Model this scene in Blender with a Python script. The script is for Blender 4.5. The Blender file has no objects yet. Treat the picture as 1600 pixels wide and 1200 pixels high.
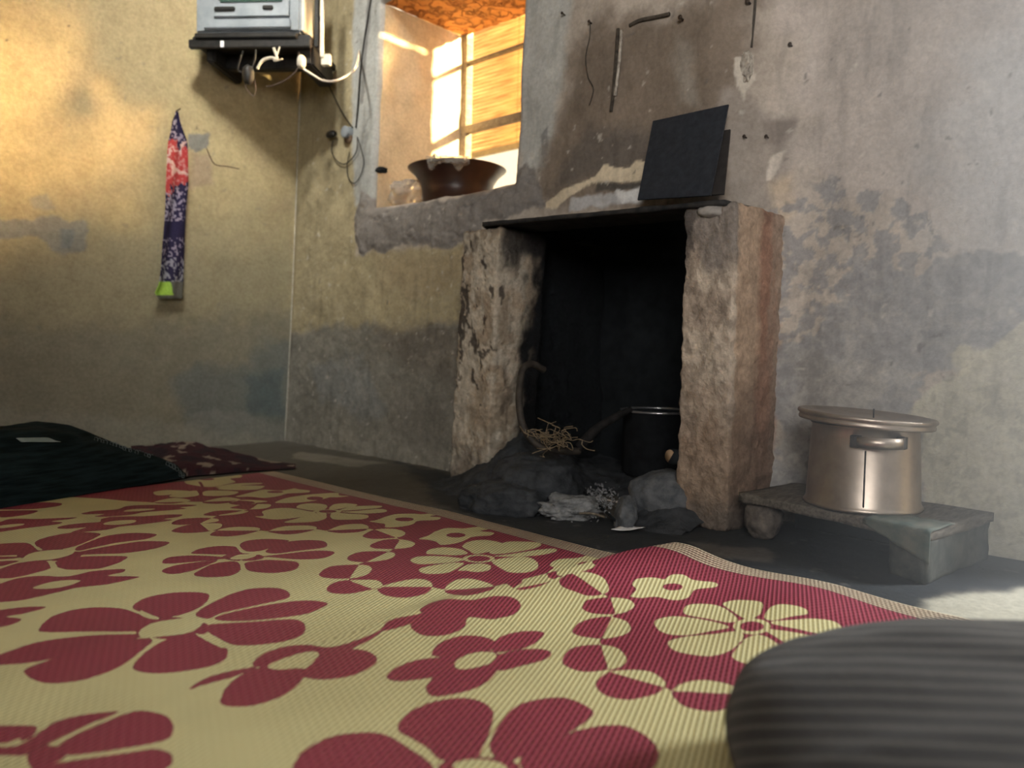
import bpy, bmesh, math, random
import numpy as np
from math import *
from mathutils import Vector, Matrix, noise as mn

random.seed(7)
D = bpy.data; SC = bpy.context.scene; COL = SC.collection

# ------------------------------------------------------------------ camera
F = 1202.0; CH = 0.60
PITCH = atan(57 / F); ROLL = 0.0216
HX, HY = cos(radians(43.1)), sin(radians(43.1))
f_ = np.array([HX*cos(PITCH), HY*cos(PITCH), -sin(PITCH)])
r0 = np.array([HY, -HX, 0.0])
u0 = np.array([HX*sin(PITCH), HY*sin(PITCH), cos(PITCH)])
R_ = r0*cos(ROLL) + u0*sin(ROLL); U_ = u0*cos(ROLL) - r0*sin(ROLL)
cam = D.objects.new('camera', D.cameras.new('camera')); COL.objects.link(cam)
cam.matrix_world = Matrix(((R_[0], U_[0], -f_[0], 0), (R_[1], U_[1], -f_[1], 0), (R_[2], U_[2], -f_[2], CH), (0, 0, 0, 1)))
cam.data.sensor_width = 36; cam.data.lens = 36*F/1600; cam.data.clip_start = .02
cam.data.dof.use_dof = True; cam.data.dof.focus_distance = 2.35; cam.data.dof.aperture_fstop = 1.9
SC.camera = cam

# ------------------------------------------------------------------ world, sun, lights, exposure
SC.view_settings.view_transform = 'Standard'; SC.view_settings.look = 'None'
SC.view_settings.gamma = 1; SC.view_settings.use_curve_mapping = False
SC.view_settings.exposure = 0.0
w = D.worlds.new('world'); SC.world = w; w.use_nodes = True
bg = w.node_tree.nodes['Background']; bg.inputs[0].default_value = (1.0, .86, .62, 1); bg.inputs[1].default_value = 1.6

def light(name, kind, loc, target, energy, color, size=1, size_y=None, angle=None):
    l = D.lights.new(name, kind); l.energy = energy; l.color = color
    if kind == 'AREA':
        l.size = size
        if size_y: l.shape = 'RECTANGLE'; l.size_y = size_y
    if kind == 'SUN': l.angle = angle
    o = D.objects.new(name, l); COL.objects.link(o); o.location = loc
    o.rotation_euler = (Vector(target) - Vector(loc)).to_track_quat('-Z', 'Y').to_euler(); return o
    return o
light('sun', 'SUN', (6, -6, 5), (6-.26, -6+1.0, 5-.16), 95, (1, .74, .36), angle=radians(2))
# open sky outside the door of the right wall (just out of frame) and outside the window
light('door_daylight', 'AREA', (3.95, -1.3, 1.9), (1.0, 1.4, .2), 205, (.93, .97, 1.0), .55, 1.0)
light('window_daylight', 'AREA', (3.85, 2.30, 2.62), (.85, 4.25, 1.93), 38, (1, .66, .32), .30, .30).data.spread = radians(30)
# two roof openings near the corner
for nm, loc, e in (('skylight', (1.02, 2.58, 3.33), 8), ('skylight', (1.30, 2.86, 3.33), 6)):
    light(nm, 'AREA', loc, (2.15, 4.0, 1.9), e, (1, .95, .84), .14, .14).data.spread = radians(78)
light('room_fill', 'AREA', (-2.3, -1.6, 2.3), (2.5, 1.3, 2.15), 50, (1.0, .95, .89), 1.6, 1.8).data.spread = radians(85)  # unseen area light added inside the room as general fill

# ------------------------------------------------------------------ pixel helpers (1600 x 1200 frame of the photograph -> real surfaces)
def ray(x, y): return f_ + R_*(x-800)/F + U_*(600-y)/F
def fl(x, y, z=0.0):
    d = ray(x, y); t = (z-CH)/d[2]; return Vector((d[0]*t, d[1]*t, z))
def onX(x, y, X, k=0.0):
    d = ray(x, y); t = (X+k*CH)/(d[0]-k*d[2]); return Vector((d[0]*t, d[1]*t, CH+d[2]*t))
def onY(x, y, Y):
    d = ray(x, y); t = Y/d[1]; return Vector((d[0]*t, Y, CH+d[2]*t))
def atd(x, y, d):
    v = ray(x, y)*d; return Vector((v[0], v[1], v[2]+CH))

# ------------------------------------------------------------------ numpy noise
def vnoise(u, v, seed=0):
    ui = np.floor(u).astype(np.int64); vi = np.floor(v).astype(np.int64)
    fu = u-ui; fv = v-vi; fu = fu*fu*(3-2*fu); fv = fv*fv*(3-2*fv)
    def h(a, b):
        n = (a*374761393 + b*668265263 + seed*982451653) & 0xffffffff
        n = ((n ^ (n >> 13))*1274126177) & 0xffffffff
        n = n ^ (n >> 16)
        return (n & 0xffff)/32767.5 - 1
    return (h(ui, vi)*(1-fu)+h(ui+1, vi)*fu)*(1-fv) + (h(ui, vi+1)*(1-fu)+h(ui+1, vi+1)*fu)*fv
def fbm(u, v, s, octv=4, seed=0):
    t = 0; a = 1; n = 0
    for i in range(octv):
        t = t + a*vnoise(u*s+17.3*i, v*s-9.1*i, seed+i); n += a; a *= .55; s *= 2.03
    return t/n*1.6
def sstep(x): x = np.clip(x, 0, 1); return x*x*(3-2*x)

def poly_sdf(px, py, P):
    """signed distance, positive inside"""
    P = np.asarray(P, float); n = len(P)
    d = np.full(px.shape, 1e9); ins = np.zeros(px.shape, bool)
    for i in range(n):
        a = P[i]; b = P[(i+1) % n]; e = b-a; L = e@e
        if L < 1e-14: continue
        wx = px-a[0]; wy = py-a[1]
        t = np.clip((wx*e[0]+wy*e[1])/L, 0, 1)
        d = np.minimum(d, (wx-e[0]*t)**2+(wy-e[1]*t)**2)
        c = ((a[1] > py) != (b[1] > py))
        if abs(e[1]) > 1e-12: ins ^= c & (px < e[0]*(py-a[1])/e[1]+a[0])
    d = np.sqrt(d); return np.where(ins, d, -d)
def spline(P, n=6):
    P = np.asarray(P, float); m = len(P); out = []
    for i in range(m):
        p0, p1, p2, p3 = P[i-1], P[i], P[(i+1) % m], P[(i+2) % m]
        for j in range(n):
            t = j/n
            out.append(.5*(2*p1+(p2-p0)*t+(2*p0-5*p1+4*p2-p3)*t*t+(3*p1-p0-3*p2+p3)*t**3))
    return np.array(out)

# ------------------------------------------------------------------ object helpers
def tag(o, label=None, cat=None, group=None, kind=None):
    if label: o['label'] = label
    if cat: o['category'] = cat
    if group: o['group'] = group
    if kind: o['kind'] = kind
    return o
def link(name, me, mat=None, parent=None, smooth=True):
    o = D.objects.new(name, me); COL.objects.link(o)
    if mat: me.materials.append(mat)
    if smooth:
        me.polygons.foreach_set('use_smooth', [True]*len(me.polygons))
    if parent: o.parent = parent; o.matrix_parent_inverse = parent.matrix_world.inverted()
    return o
def empty(name, loc, label, cat, group=None):
    o = D.objects.new(name, None); COL.objects.link(o); o.location = loc; o.empty_display_size = .1
    bpy.context.view_layer.update()
    return tag(o, label, cat, group)
def mesh(name, V, Fc):
    me = D.meshes.new(name); me.from_pydata([tuple(v) for v in V], [], [tuple(int(i) for i in q) for q in Fc]); me.update(); return me
def from_bm(name, bm): 
    bmesh.ops.recalc_face_normals(bm, faces=bm.faces)
    me = D.meshes.new(name); bm.to_mesh(me); bm.free(); return me
def gridmesh(name, P, keep=None, flip=False):
    """P: (n, m, 3) array of points"""
    n, m, _ = P.shape
    idx = np.arange(n*m).reshape(n, m)
    q = np.stack([idx[:-1, :-1], idx[1:, :-1], idx[1:, 1:], idx[:-1, 1:]], -1)
    q = q[keep] if keep is not None else q.reshape(-1, 4)
    if flip: q = q[:, ::-1]
    me = D.meshes.new(name)
    me.vertices.add(n*m); me.vertices.foreach_set('co', P.reshape(-1).astype(np.float32))
    me.loops.add(len(q)*4); me.loops.foreach_set('vertex_index', q.reshape(-1).astype(np.int32))
    me.polygons.add(len(q)); me.polygons.foreach_set('loop_start', np.arange(0, len(q)*4, 4, dtype=np.int32))
    me.update(calc_edges=True); me.validate()
    return me
def setcol(me, C, name='Col'):
    a = me.color_attributes.new(name, 'FLOAT_COLOR', 'POINT')
    C = np.concatenate([C.reshape(-1, 3), np.ones((C.size//3, 1))], 1)
    a.data.foreach_set('color', C.reshape(-1).astype(np.float32))
def setval(me, v, name):
    a = me.attributes.new(name, 'FLOAT', 'POINT'); a.data.foreach_set('value', v.reshape(-1).astype(np.float32))
def delloose(me):
    bm = bmesh.new(); bm.from_mesh(me); bmesh.ops.delete(bm, geom=[v for v in bm.verts if not v.link_faces], context='VERTS'); bm.to_mesh(me); bm.free()

def tube_me(name, pts, r, seg=8, taper=None, subdiv=6, closed=False):
    P = [Vector(p) for p in pts]
    if subdiv > 1 and len(P) > 2:
        Q = []
        for i in range(len(P)-1):
            p0 = P[max(i-1, 0)]; p1 = P[i]; p2 = P[i+1]; p3 = P[min(i+2, len(P)-1)]
            for j in range(subdiv):
                t = j/subdiv
                Q.append(.5*(2*p1+(p2-p0)*t+(2*p0-5*p1+4*p2-p3)*t*t+(3*p1-p0-3*p2+p3)*t**3))
        Q.append(P[-1]); P = Q
    V = []; Fc = []; n = len(P); up = Vector((.31, .21, .93)).normalized()
    for i, p in enumerate(P):
        t = (P[min(i+1, n-1)]-P[max(i-1, 0)]).normalized()
        a = t.cross(up)
        if a.length < .05: a = t.cross(Vector((1, 0, 0)))
        a.normalize(); b = t.cross(a)
        rr = r*(taper(i/(n-1)) if taper else 1)
        for k in range(seg):
            V.append(p+(a*cos(2*pi*k/seg)+b*sin(2*pi*k/seg))*rr)
    for i in range(n-1):
        for k in range(seg):
            k2 = (k+1) % seg; Fc.append((i*seg+k, i*seg+k2, (i+1)*seg+k2, (i+1)*seg+k))
    Fc.append(tuple(range(seg))[::-1]); Fc.append(tuple((n-1)*seg+k for k in range(seg)))
    return mesh(name, V, Fc)
def join_me(name, mes):
    bm = bmesh.new()
    for m in mes: bm.from_mesh(m)
    me = D.meshes.new(name); bm.to_mesh(me); bm.free()
    for m in mes: D.meshes.remove(m)
    return me
def lathe_me(name, prof, seg=64, center=(0, 0, 0), close=True):
    V = []; Fc = []; c = Vector(center); m = len(prof)
    for k in range(seg):
        a = 2*pi*k/seg
        for r, z in prof: V.append(c+Vector((r*cos(a), r*sin(a), z)))
    for k in range(seg):
        k2 = (k+1) % seg
        for i in range(m-1): Fc.append((k*m+i, k2*m+i, k2*m+i+1, k*m+i+1))
    bm = bmesh.new(); me = mesh(name, V, Fc); bm.from_mesh(me); D.meshes.remove(me)
    bmesh.ops.remove_doubles(bm, verts=bm.verts, dist=1e-5)
    return from_bm(name, bm)
def box_me(name, lo, hi, bev=.004, rot=None, seg=2):
    bm = bmesh.new(); bmesh.ops.create_cube(bm, size=1)
    lo = Vector(lo); hi = Vector(hi); c = (lo+hi)/2; s = hi-lo
    for v in bm.verts: v.co = Vector((v.co.x*s.x, v.co.y*s.y, v.co.z*s.z))
    if bev: bmesh.ops.bevel(bm, geom=bm.edges[:], offset=bev, segments=seg, affect='EDGES', profile=.5)
    for v in bm.verts: v.co = (rot @ v.co if rot else v.co)+c
    return from_bm(name, bm)
def hexa_me(name, C, n=(4, 4, 4), amp=0.0, sc=6.0, seed=0, rnd=0.0, oct=4):
    """C: 8 corners, order (x0y0z0, x1y0z0, x1y1z0, x0y1z0, then z1). subdivided and roughened"""
    C = [Vector(c) for c in C]
    bm = bmesh.new()
    def P(u, v, t):
        a = C[0].lerp(C[1], u).lerp(C[3].lerp(C[2], u), v); b = C[4].lerp(C[5], u).lerp(C[7].lerp(C[6], u), v)
        return a.lerp(b, t)
    vs = {}
    def get(i, j, k):
        if (i, j, k) not in vs:
            vs[(i, j, k)] = bm.verts.new(P(i/n[0], j/n[1], k/n[2]))
        return vs[(i, j, k)]
    for i in range(n[0]):
        for j in range(n[1]):
            for k in (0, n[2]): bm.faces.new([get(i, j, k), get(i+1, j, k), get(i+1, j+1, k), get(i, j+1, k)])
    for i in range(n[0]):
        for k in range(n[2]):
            for j in (0, n[1]): bm.faces.new([get(i, j, k), get(i+1, j, k), get(i+1, j, k+1), get(i, j, k+1)])
    for j in range(n[1]):
        for k in range(n[2]):
            for i in (0, n[0]): bm.faces.new([get(i, j, k), get(i, j+1, k), get(i, j+1, k+1), get(i, j, k+1)])
    bmesh.ops.recalc_face_normals(bm, faces=bm.faces)
    cen = sum(C, Vector())/8
    if rnd:
        bm.normal_update()
        for (i, j, k), v in vs.items():
            e = sum((q in (0, m)) for q, m in zip((i, j, k), n))
            if e > 1: v.co += (cen-v.co).normalized()*rnd*(e-1)
            # soften the first ring as well
    bm.normal_update()
    if amp:
        for v in bm.verts:
            d = mn.fractal(v.co*sc+Vector((seed*3.1, seed, 0)), .8, 2.1, oct)
            v.co = v.co + v.normal*d*amp
    return from_bm(name, bm)
def rock_me(name, c, s, amp=.25, seed=0, sub=5, sc=1.6, rot=0, flat=0):
    bm = bmesh.new(); bmesh.ops.create_icosphere(bm, subdivisions=sub, radius=1)
    c = Vector(c); M = Matrix.Rotation(rot, 3, 'Z')
    for v in bm.verts:
        n_ = v.co.normalized()
        d = 1+amp*mn.fractal(n_*sc+Vector((seed*7.7, 1.3*seed, 2)), .75, 2.1, 6)
        p = n_*d
        p = Vector((math.copysign(abs(p.x)**.8, p.x), math.copysign(abs(p.y)**.8, p.y), math.copysign(abs(p.z)**.8, p.z)))
        p = Vector((p.x*s[0], p.y*s[1], p.z*s[2]))
        if flat and p.z < -s[2]*flat: p.z = -s[2]*flat
        v.co = M @ p + c
    return from_bm(name, bm)

# ------------------------------------------------------------------ materials
def newmat(name):
    m = D.materials.new(name); m.use_nodes = True; nt = m.node_tree; b = nt.nodes['Principled BSDF']; return m, nt, b
def N(nt, t, **kw):
    n = nt.nodes.new(t)
    for k, v in kw.items():
        if k.startswith('i_'):
            key = k[2:]; key = int(key) if key.isdigit() else key.replace('_', ' ')
            n.inputs[key].default_value = v
        else: setattr(n, k, v)
    return n
def L(nt, a, b): nt.links.new(a, b)
def math_n(nt, op, a, b=None, c=None):
    n = nt.nodes.new('ShaderNodeMath'); n.operation = op
    for i, s in enumerate((a, b, c)):
        if s is None: continue
        if isinstance(s, (int, float)): n.inputs[i].default_value = s
        else: L(nt, s, n.inputs[i])
    return n.outputs[0]
def ramp(nt, fac, stops):
    r = nt.nodes.new('ShaderNodeValToRGB'); e = r.color_ramp.elements
    while len(e) < len(stops): e.new(.5)
    for el, (p, c) in zip(e, stops): el.position = p; el.color = (*c, 1) if len(c) == 3 else c
    L(nt, fac, r.inputs[0]); return r.outputs[0]
def mixc(nt, fac, a, b, mode='MIX'):
    n = nt.nodes.new('ShaderNodeMix'); n.data_type = 'RGBA'; n.blend_type = mode
    for s, i in ((fac, 0), (a, 6), (b, 7)):
        if isinstance(s, (int, float)): n.inputs[i].default_value = s
        elif isinstance(s, tuple): n.inputs[i].default_value = (*s, 1) if len(s) == 3 else s
        else: L(nt, s, n.inputs[i])
    return n.outputs[2]

def painted_plaster(name, bump=.35, rough=.92, speck=.18, fine=60):
    """base colour from the vertex layer 'Col' (stains, paint, cement), plus grain and fine relief"""
    m, nt, b = newmat(name)
    at = N(nt, 'ShaderNodeVertexColor', layer_name='Col'); tc = N(nt, 'ShaderNodeNewGeometry')
    n1 = N(nt, 'ShaderNodeTexNoise', i_Scale=fine, i_Detail=6.0, i_Roughness=.65); L(nt, tc.outputs['Position'], n1.inputs['Vector'])
    n2 = N(nt, 'ShaderNodeTexNoise', i_Scale=9.0, i_Detail=8.0, i_Roughness=.7); L(nt, tc.outputs['Position'], n2.inputs['Vector'])
    f1 = ramp(nt, n1.outputs[0], [(.3, (1-speck,)*3), (.7, (1+speck*.6,)*3)])
    f2 = ramp(nt, n2.outputs[0], [(.3, (.86, .85, .84)), (.55, (1, 1, 1)), (.75, (1.08, 1.07, 1.05))])
    c = mixc(nt, 1.0, at.outputs[0], f1, 'MULTIPLY'); c = mixc(nt, 1.0, c, f2, 'MULTIPLY')
    L(nt, c, b.inputs['Base Color']); b.inputs['Roughness'].default_value = rough; b.inputs['Specular IOR Level'].default_value = .2
    s = math_n(nt, 'ADD', math_n(nt, 'MULTIPLY', n1.outputs[0], .4), n2.outputs[0])
    bp = N(nt, 'ShaderNodeBump', i_Strength=bump, i_Distance=.02); L(nt, s, bp.inputs['Height']); L(nt, bp.outputs[0], b.inputs['Normal'])
    return m
def noisy(name, c1, c2, scale=20, rough=.8, metal=0, bump=.2, detail=6, spec=.3, dist=.01, lo=.35, hi=.65, aniso=None):
    m, nt, b = newmat(name)
    tc = N(nt, 'ShaderNodeNewGeometry')
    n1 = N(nt, 'ShaderNodeTexNoise', i_Scale=float(scale), i_Detail=float(detail), i_Roughness=.65)
    if aniso:
        mp = N(nt, 'ShaderNodeMapping'); mp.inputs['Scale'].default_value = aniso; L(nt, tc.outputs['Position'], mp.inputs[0]); L(nt, mp.outputs[0], n1.inputs['Vector'])
    else: L(nt, tc.outputs['Position'], n1.inputs['Vector'])
    L(nt, ramp(nt, n1.outputs[0], [(lo, c1), (hi, c2)]), b.inputs['Base Color'])
    b.inputs['Roughness'].default_value = rough; b.inputs['Metallic'].default_value = metal; b.inputs['Specular IOR Level'].default_value = spec
    if bump:
        bp = N(nt, 'ShaderNodeBump', i_Strength=bump, i_Distance=dist); L(nt, n1.outputs[0], bp.inputs['Height']); L(nt, bp.outputs[0], b.inputs['Normal'])
    return m

M_wall = painted_plaster('painted_plaster')
M_pillar = painted_plaster('rough_clay_plaster', bump=1.0, speck=.3, fine=55)
M_floor = painted_plaster('trodden_floor', bump=.25, rough=.7)
M_soot = noisy('soot_black', (.004, .006, .008), (.010, .013, .016), 14, .9, bump=.4)
M_clay = noisy('sooty_clay', (.018, .022, .027), (.055, .060, .068), 16, .8, bump=.6, dist=.015)
M_stone = noisy('grey_hearth_stone', (.06, .068, .078), (.14, .146, .158), 22, .8, bump=.5)
M_ash = noisy('pale_ash', (.05, .055, .06), (.42, .43, .45), 34, .95, bump=.9, dist=.01)
M_board = noisy('black_painted_sheet', (.012, .016, .024), (.024, .029, .040), 40, .55, bump=.12)
M_board2 = noisy('brown_black_sheet', (.02, .017, .016), (.035, .03, .028), 30, .6, bump=.1)
M_slab = noisy('sooty_slab', (.006, .007, .009), (.035, .033, .032), 18, .75, bump=.4)
M_alu = noisy('worn_aluminium', (.34, .29, .25), (.50, .44, .385), 7, .40, metal=.95, bump=.05, spec=.5)
M_aludark = noisy('sooted_aluminium', (.03, .03, .035), (.16, .155, .15), 12, .45, metal=.8, bump=.1)
M_bowl = noisy('dark_maroon_enamel', (.02, .008, .006), (.045, .018, .012), 8, .3, bump=.03, spec=.6)
M_black = noisy('black_metal', (.008, .008, .008), (.022, .021, .02), 30, .5, bump=.1)
M_blackwire = noisy('black_cable', (.012, .012, .012), (.03, .028, .026), 30, .5, bump=0)
M_whitewire = noisy('dirty_white_cable', (.42, .38, .32), (.62, .58, .5), 30, .5, bump=0)
M_whitedim = noisy('dimmed_white_plastic', (.19, .215, .24), (.27, .30, .33), 8, .45, bump=.03)  # white darkened, so the television front's shade sits in the colour
M_cream = noisy('aged_cream_plastic', (.62, .58, .48), (.75, .70, .60), 8, .45, bump=.03)
M_screen = noisy('dark_green_tube_glass', (.03, .06, .05), (.05, .09, .075), 3, .12, bump=0, spec=.7)
M_wood = noisy('weathered_wood', (.10, .08, .06), (.24, .20, .15), 18, .8, bump=.4, aniso=(1, 6, 6))
M_greypaint = noisy('worn_green_grey_paint', (.03, .036, .032), (.09, .09, .078), 16, .75, bump=.3)
M_paper = noisy('white_paper', (.75, .76, .78), (.85, .86, .88), 10, .8, bump=.05)
M_iron = noisy('rusty_iron', (.03, .022, .018), (.10, .07, .05), 30, .7, bump=.2, metal=.3)
M_straw = noisy('dry_straw', (.10, .075, .05), (.32, .25, .16), 60, .8, bump=0)
M_wire = noisy('mesh_wire', (.10, .07, .03), (.22, .15, .06), 30, .5, bump=0, metal=.4)

# ------------------------------------------------------------------ setting geometry constants
X0, Y0, K = 2.507, 4.256, .035
def wx(Y, z): return X0 + K*z + .20*sstep((1.46-np.asarray(Y, float))/.36)
def onW(x, y):
    Xc = X0
    for _ in range(12):
        p = onX(x, y, Xc, K); Xc = .5*Xc + .5*(float(wx(p.y, 0)))
    return onX(x, y, Xc, K)
WIN = (2.40, 3.46, 1.343, 2.45); FIRE = (1.41, 2.44, 0.0, 1.13); DOOR = (-1.15, .10, 0.0, 2.1)
XO = 3.22      # outer face of the thick wall
RW = .03

def rect_out(Y, z, r):
    dy = np.maximum(np.maximum(r[0]-Y, Y-r[1]), 0); dz = np.maximum(np.maximum(r[2]-z, z-r[3]), 0)
    return np.hypot(dy, dz)

def paint(u, v, base, layers, conv, seed=0):
    C = np.ones(u.shape+(3,))*np.array(base)
    for i, (P, col, soft, amp, stren) in enumerate(layers):
        Q = np.array([conv(*p) for p in P])
        lo = Q.min(0)-amp*2-soft*2; hi = Q.max(0)+amp*2+soft*2
        msk = (u > lo[0]) & (u < hi[0]) & (v > lo[1]) & (v < hi[1])
        if not msk.any(): continue
        uu, vv = u[msk], v[msk]
        s = poly_sdf(uu, vv, Q) + amp*fbm(uu, vv, 9, 5, seed+i*11)
        a = sstep(.5+s/(2*soft))*stren
        C[msk] = C[msk]*(1-a[:, None])+np.array(col)*a[:, None]
    return C

# ------------------------------------------------------------------ wall_right (window, hearth recess and doorway cut in it)
def lines(pieces, must):
    out = []
    for a, b, s in pieces: out += list(np.arange(a, b, s))
    out.append(pieces[-1][1])
    out = [v for v in out if min(abs(v-m) for m in must) > .0035]+list(must)
    return np.array(sorted(out))
Ys = lines([(-2.6, .2, .12), (.2, 2.2, .0068), (2.2, Y0, .009)], [DOOR[0], DOOR[1], FIRE[0], FIRE[1], WIN[0], WIN[1], Y0])
Zs = lines([(0, 1.7, .0068), (1.7, 2.7, .009), (2.7, 3.4, .1)], [-.03, 0, FIRE[3], WIN[2], WIN[3], DOOR[3], 3.4])
Yg, Zg = np.meshgrid(Ys, Zs, indexing='ij')
def warp(Y, z):      # hand-made unevenness shared by everything that meets the wall
    return .010*fbm(Y, z, 1.6, 3, 5)+.004*fbm(Y, z, 11, 3, 6), .008*fbm(Y, z, 2.2, 3, 9)+.005*fbm(Y, z, 11, 3, 10)
Xg = wx(Yg, Zg)
dW = rect_out(Yg, Zg, WIN)
tt = np.clip((RW-dW)/RW, 0, 1); Xg = Xg + RW*(1-np.sqrt(np.maximum(1-tt**2, 0)))
edge = np.clip(np.minimum(dW, rect_out(Yg, Zg, FIRE))/.04, 0, 1)
rel = -.006*fbm(Yg, Zg, 3, 4, 21) - .0022*fbm(Yg, Zg, 22, 3, 31)
conv = lambda x, y: (lambda p: (p.y, p.z))(onW(x, y))
BAND = [(553, 345), (566, 300), (600, 322), (700, 312), (800, 285), (822, 240), (850, 290), (858, 330), (760, 348), (745, 372), (700, 385), (640, 378), (600, 395), (560, 402)]
sB = poly_sdf(Yg, Zg, [conv(*p) for p in BAND])+.030*fbm(Yg, Zg, 9, 6, 3)
rel = rel - .012*sstep(sB/.05)*(1+.5*fbm(Yg, Zg, 14, 4, 8)) + .008*sstep(sB/.02)*sstep((.06-np.abs(fbm(Yg*.6, Zg*1.6, 6, 3, 18)))/.05)
PEEL = [(1212, 335), (1300, 285), (1430, 330), (1480, 415), (1420, 430), (1340, 440), (1280, 500), (1240, 520), (1215, 560)]
sP = poly_sdf(Yg, Zg, [conv(*p) for p in PEEL])
peel = sstep(.5+(np.minimum(sP*1.2+.012, .004)+.055*fbm(Yg, Zg, 24, 6, 77))/.008)*sstep((sP+.08)/.08)
rel = rel + .0018*peel
Xg = Xg + rel*edge
wy_, wz_ = warp(Yg, Zg)
fade = np.clip(np.minimum(Zg/.2, 1), 0, 1)
LR = [
 ([(430, -60), (562, -60), (572, 335), (556, 400), (640, 385), (726, 380), (724, 522), (440, 522)], (.33, .285, .18), .03, .02, 1),
 ([(430, 520), (560, 508), (640, 516), (728, 505), (735, 800), (430, 720)], (.19, .183, .158), .04, .05, 1),
 ([(585, 395), (722, 385), (722, 440), (650, 470), (590, 450)], (.30, .24, .15), .05, .05, .6),
 ([(590, 512), (722, 505), (715, 600), (660, 575), (600, 540)], (.135, .12, .10), .05, .05, .8),
 ([(485, 570), (560, 560), (600, 640), (560, 660), (500, 620)], (.19, .20, .20), .04, .05, .7),
 ([(600, 600), (700, 620), (695, 720), (620, 700)], (.17, .16, .14), .06, .06, .7),
 ([(445, 655), (600, 690), (705, 715), (710, 760), (440, 710)], (.22, .21, .18), .03, .04, .6),
 ([(556, -60), (606, -60), (598, 250), (584, 318), (556, 322), (548, 170)], (.34, .35, .34), .018, .012, 1),
 ([(590, -60), (575, 60), (566, 160), (560, 160), (570, 60), (580, -60)], (.13, .13, .13), .006, .004, .7),
 ([(812, -120), (905, -60), (885, 90), (872, 200), (852, 262), (812, 292)], (.42, .425, .41), .03, .03, 1),
 ([(845, 215), (856, 200), (860, 250), (850, 255)], (.2, .2, .2), .005, .006, .8),
 ([(895, 90), (945, 25), (1060, 15), (1178, -20), (1185, 100), (1160, 180), (1150, 320), (850, 335), (832, 310), (868, 215)], (.185, .15, .12), .07, .045, 1),
 ([(920, 205), (1020, 200), (1015, 262), (930, 275), (860, 300)], (.10, .088, .08), .05, .03, .8),
 ([(1055, 50), (1080, 60), (1085, 160), (1060, 160)], (.27, .25, .22), .03, .03, .6),
 ([(850, 326), (880, 300), (925, 274), (1000, 251), (1016, 258), (1012, 284), (960, 283), (930, 287), (895, 301), (868, 324)], (.55, .47, .35), .003, .022, 1),
 ([(932, 288), (1008, 283), (1002, 296), (930, 302)], (.07, .065, .06), .006, .008, .9),
 ([(895, 314), (960, 300), (1005, 294), (1003, 316), (890, 330)], (.40, .40, .41), .006, .02, .9),
 ([(965, 298), (1003, 292), (998, 316), (972, 318)], (.60, .60, .60), .005, .02, .8),
 ([(1135, 150), (1240, 185), (1235, 215), (1225, 300), (1190, 335), (1130, 325)], (.29, .255, .225), .02, .03, 1),
 ([(1195, 190), (1240, 188), (1238, 215), (1215, 235), (1195, 225)], (.21, .18, .16), .01, .02, .8),
 ([(1150, 95), (1175, 90), (1178, 130), (1160, 160), (1150, 140)], (.5, .46, .4), .004, .02, .9),
 ([(1205, 240), (1225, 235), (1205, 285), (1190, 285)], (.55, .50, .44), .004, .012, .9),
 ([(1205, 290), (1240, 260), (1240, 330), (1222, 345), (1215, 420), (1222, 560), (1205, 560)], (.44, .36, .27), .02, .02, .9),
 ([(1236, 0), (1420, -60), (1640, -60), (1640, 300), (1500, 330), (1380, 310), (1250, 290)], (.43, .385, .355), .08, .08, .9),
 ([(1500, 80), (1640, 60), (1640, 420), (1480, 415), (1440, 250)], (.42, .41, .405), .12, .06, .8),
 ([(1215, 545), (1260, 502), (1340, 428), (1640, 395), (1640, 520), (1510, 555), (1440, 600), (1450, 700), (1450, 900), (1195, 860), (1204, 640)], (.275, .27, .272), .007, .075, 1),
 ([(1230, 560), (1330, 540), (1400, 640), (1330, 700), (1215, 740)], (.30, .285, .265), .04, .07, .7),
 ([(1498, 545), (1560, 515), (1660, 505), (1660, 960), (1440, 900), (1432, 640)], (.44, .42, .34), .010, .05, 1),
 ([(1192, 338), (1216, 345), (1217, 470), (1210, 580), (1206, 700), (1194, 700)], (.36, .18, .12), .014, .012, .9),
]
CW = paint(Yg, Zg, (.40, .355, .31), LR, conv, 40)
a = sstep(.5+sB/.014)[..., None]*.95; CW = CW*(1-a)+np.array((.20, .185, .175))*a
a = peel[..., None]*.85; CW = CW*(1-a)+np.array((.245, .24, .245))*a
# fine mottling of the lower plaster
low = sstep((1.05-Zg+.25*fbm(Yg, Zg, 2.5, 3, 17))/.35)*np.where(Yg > 2.45, .45, 1)
mo = fbm(Yg, Zg, 30, 5, 61); a = (low*sstep((mo-.18)/.12))[..., None]*.28; CW = CW*(1-a)+np.array((.42, .40, .36))*a
a = (low*sstep((-mo-.22)/.12))[..., None]*.30; CW = CW*(1-a)+np.array((.17, .165, .16))*a
mo = fbm(Yg, Zg, 5, 5, 63)[..., None]; CW = CW*(1+.13*mo)
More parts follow.
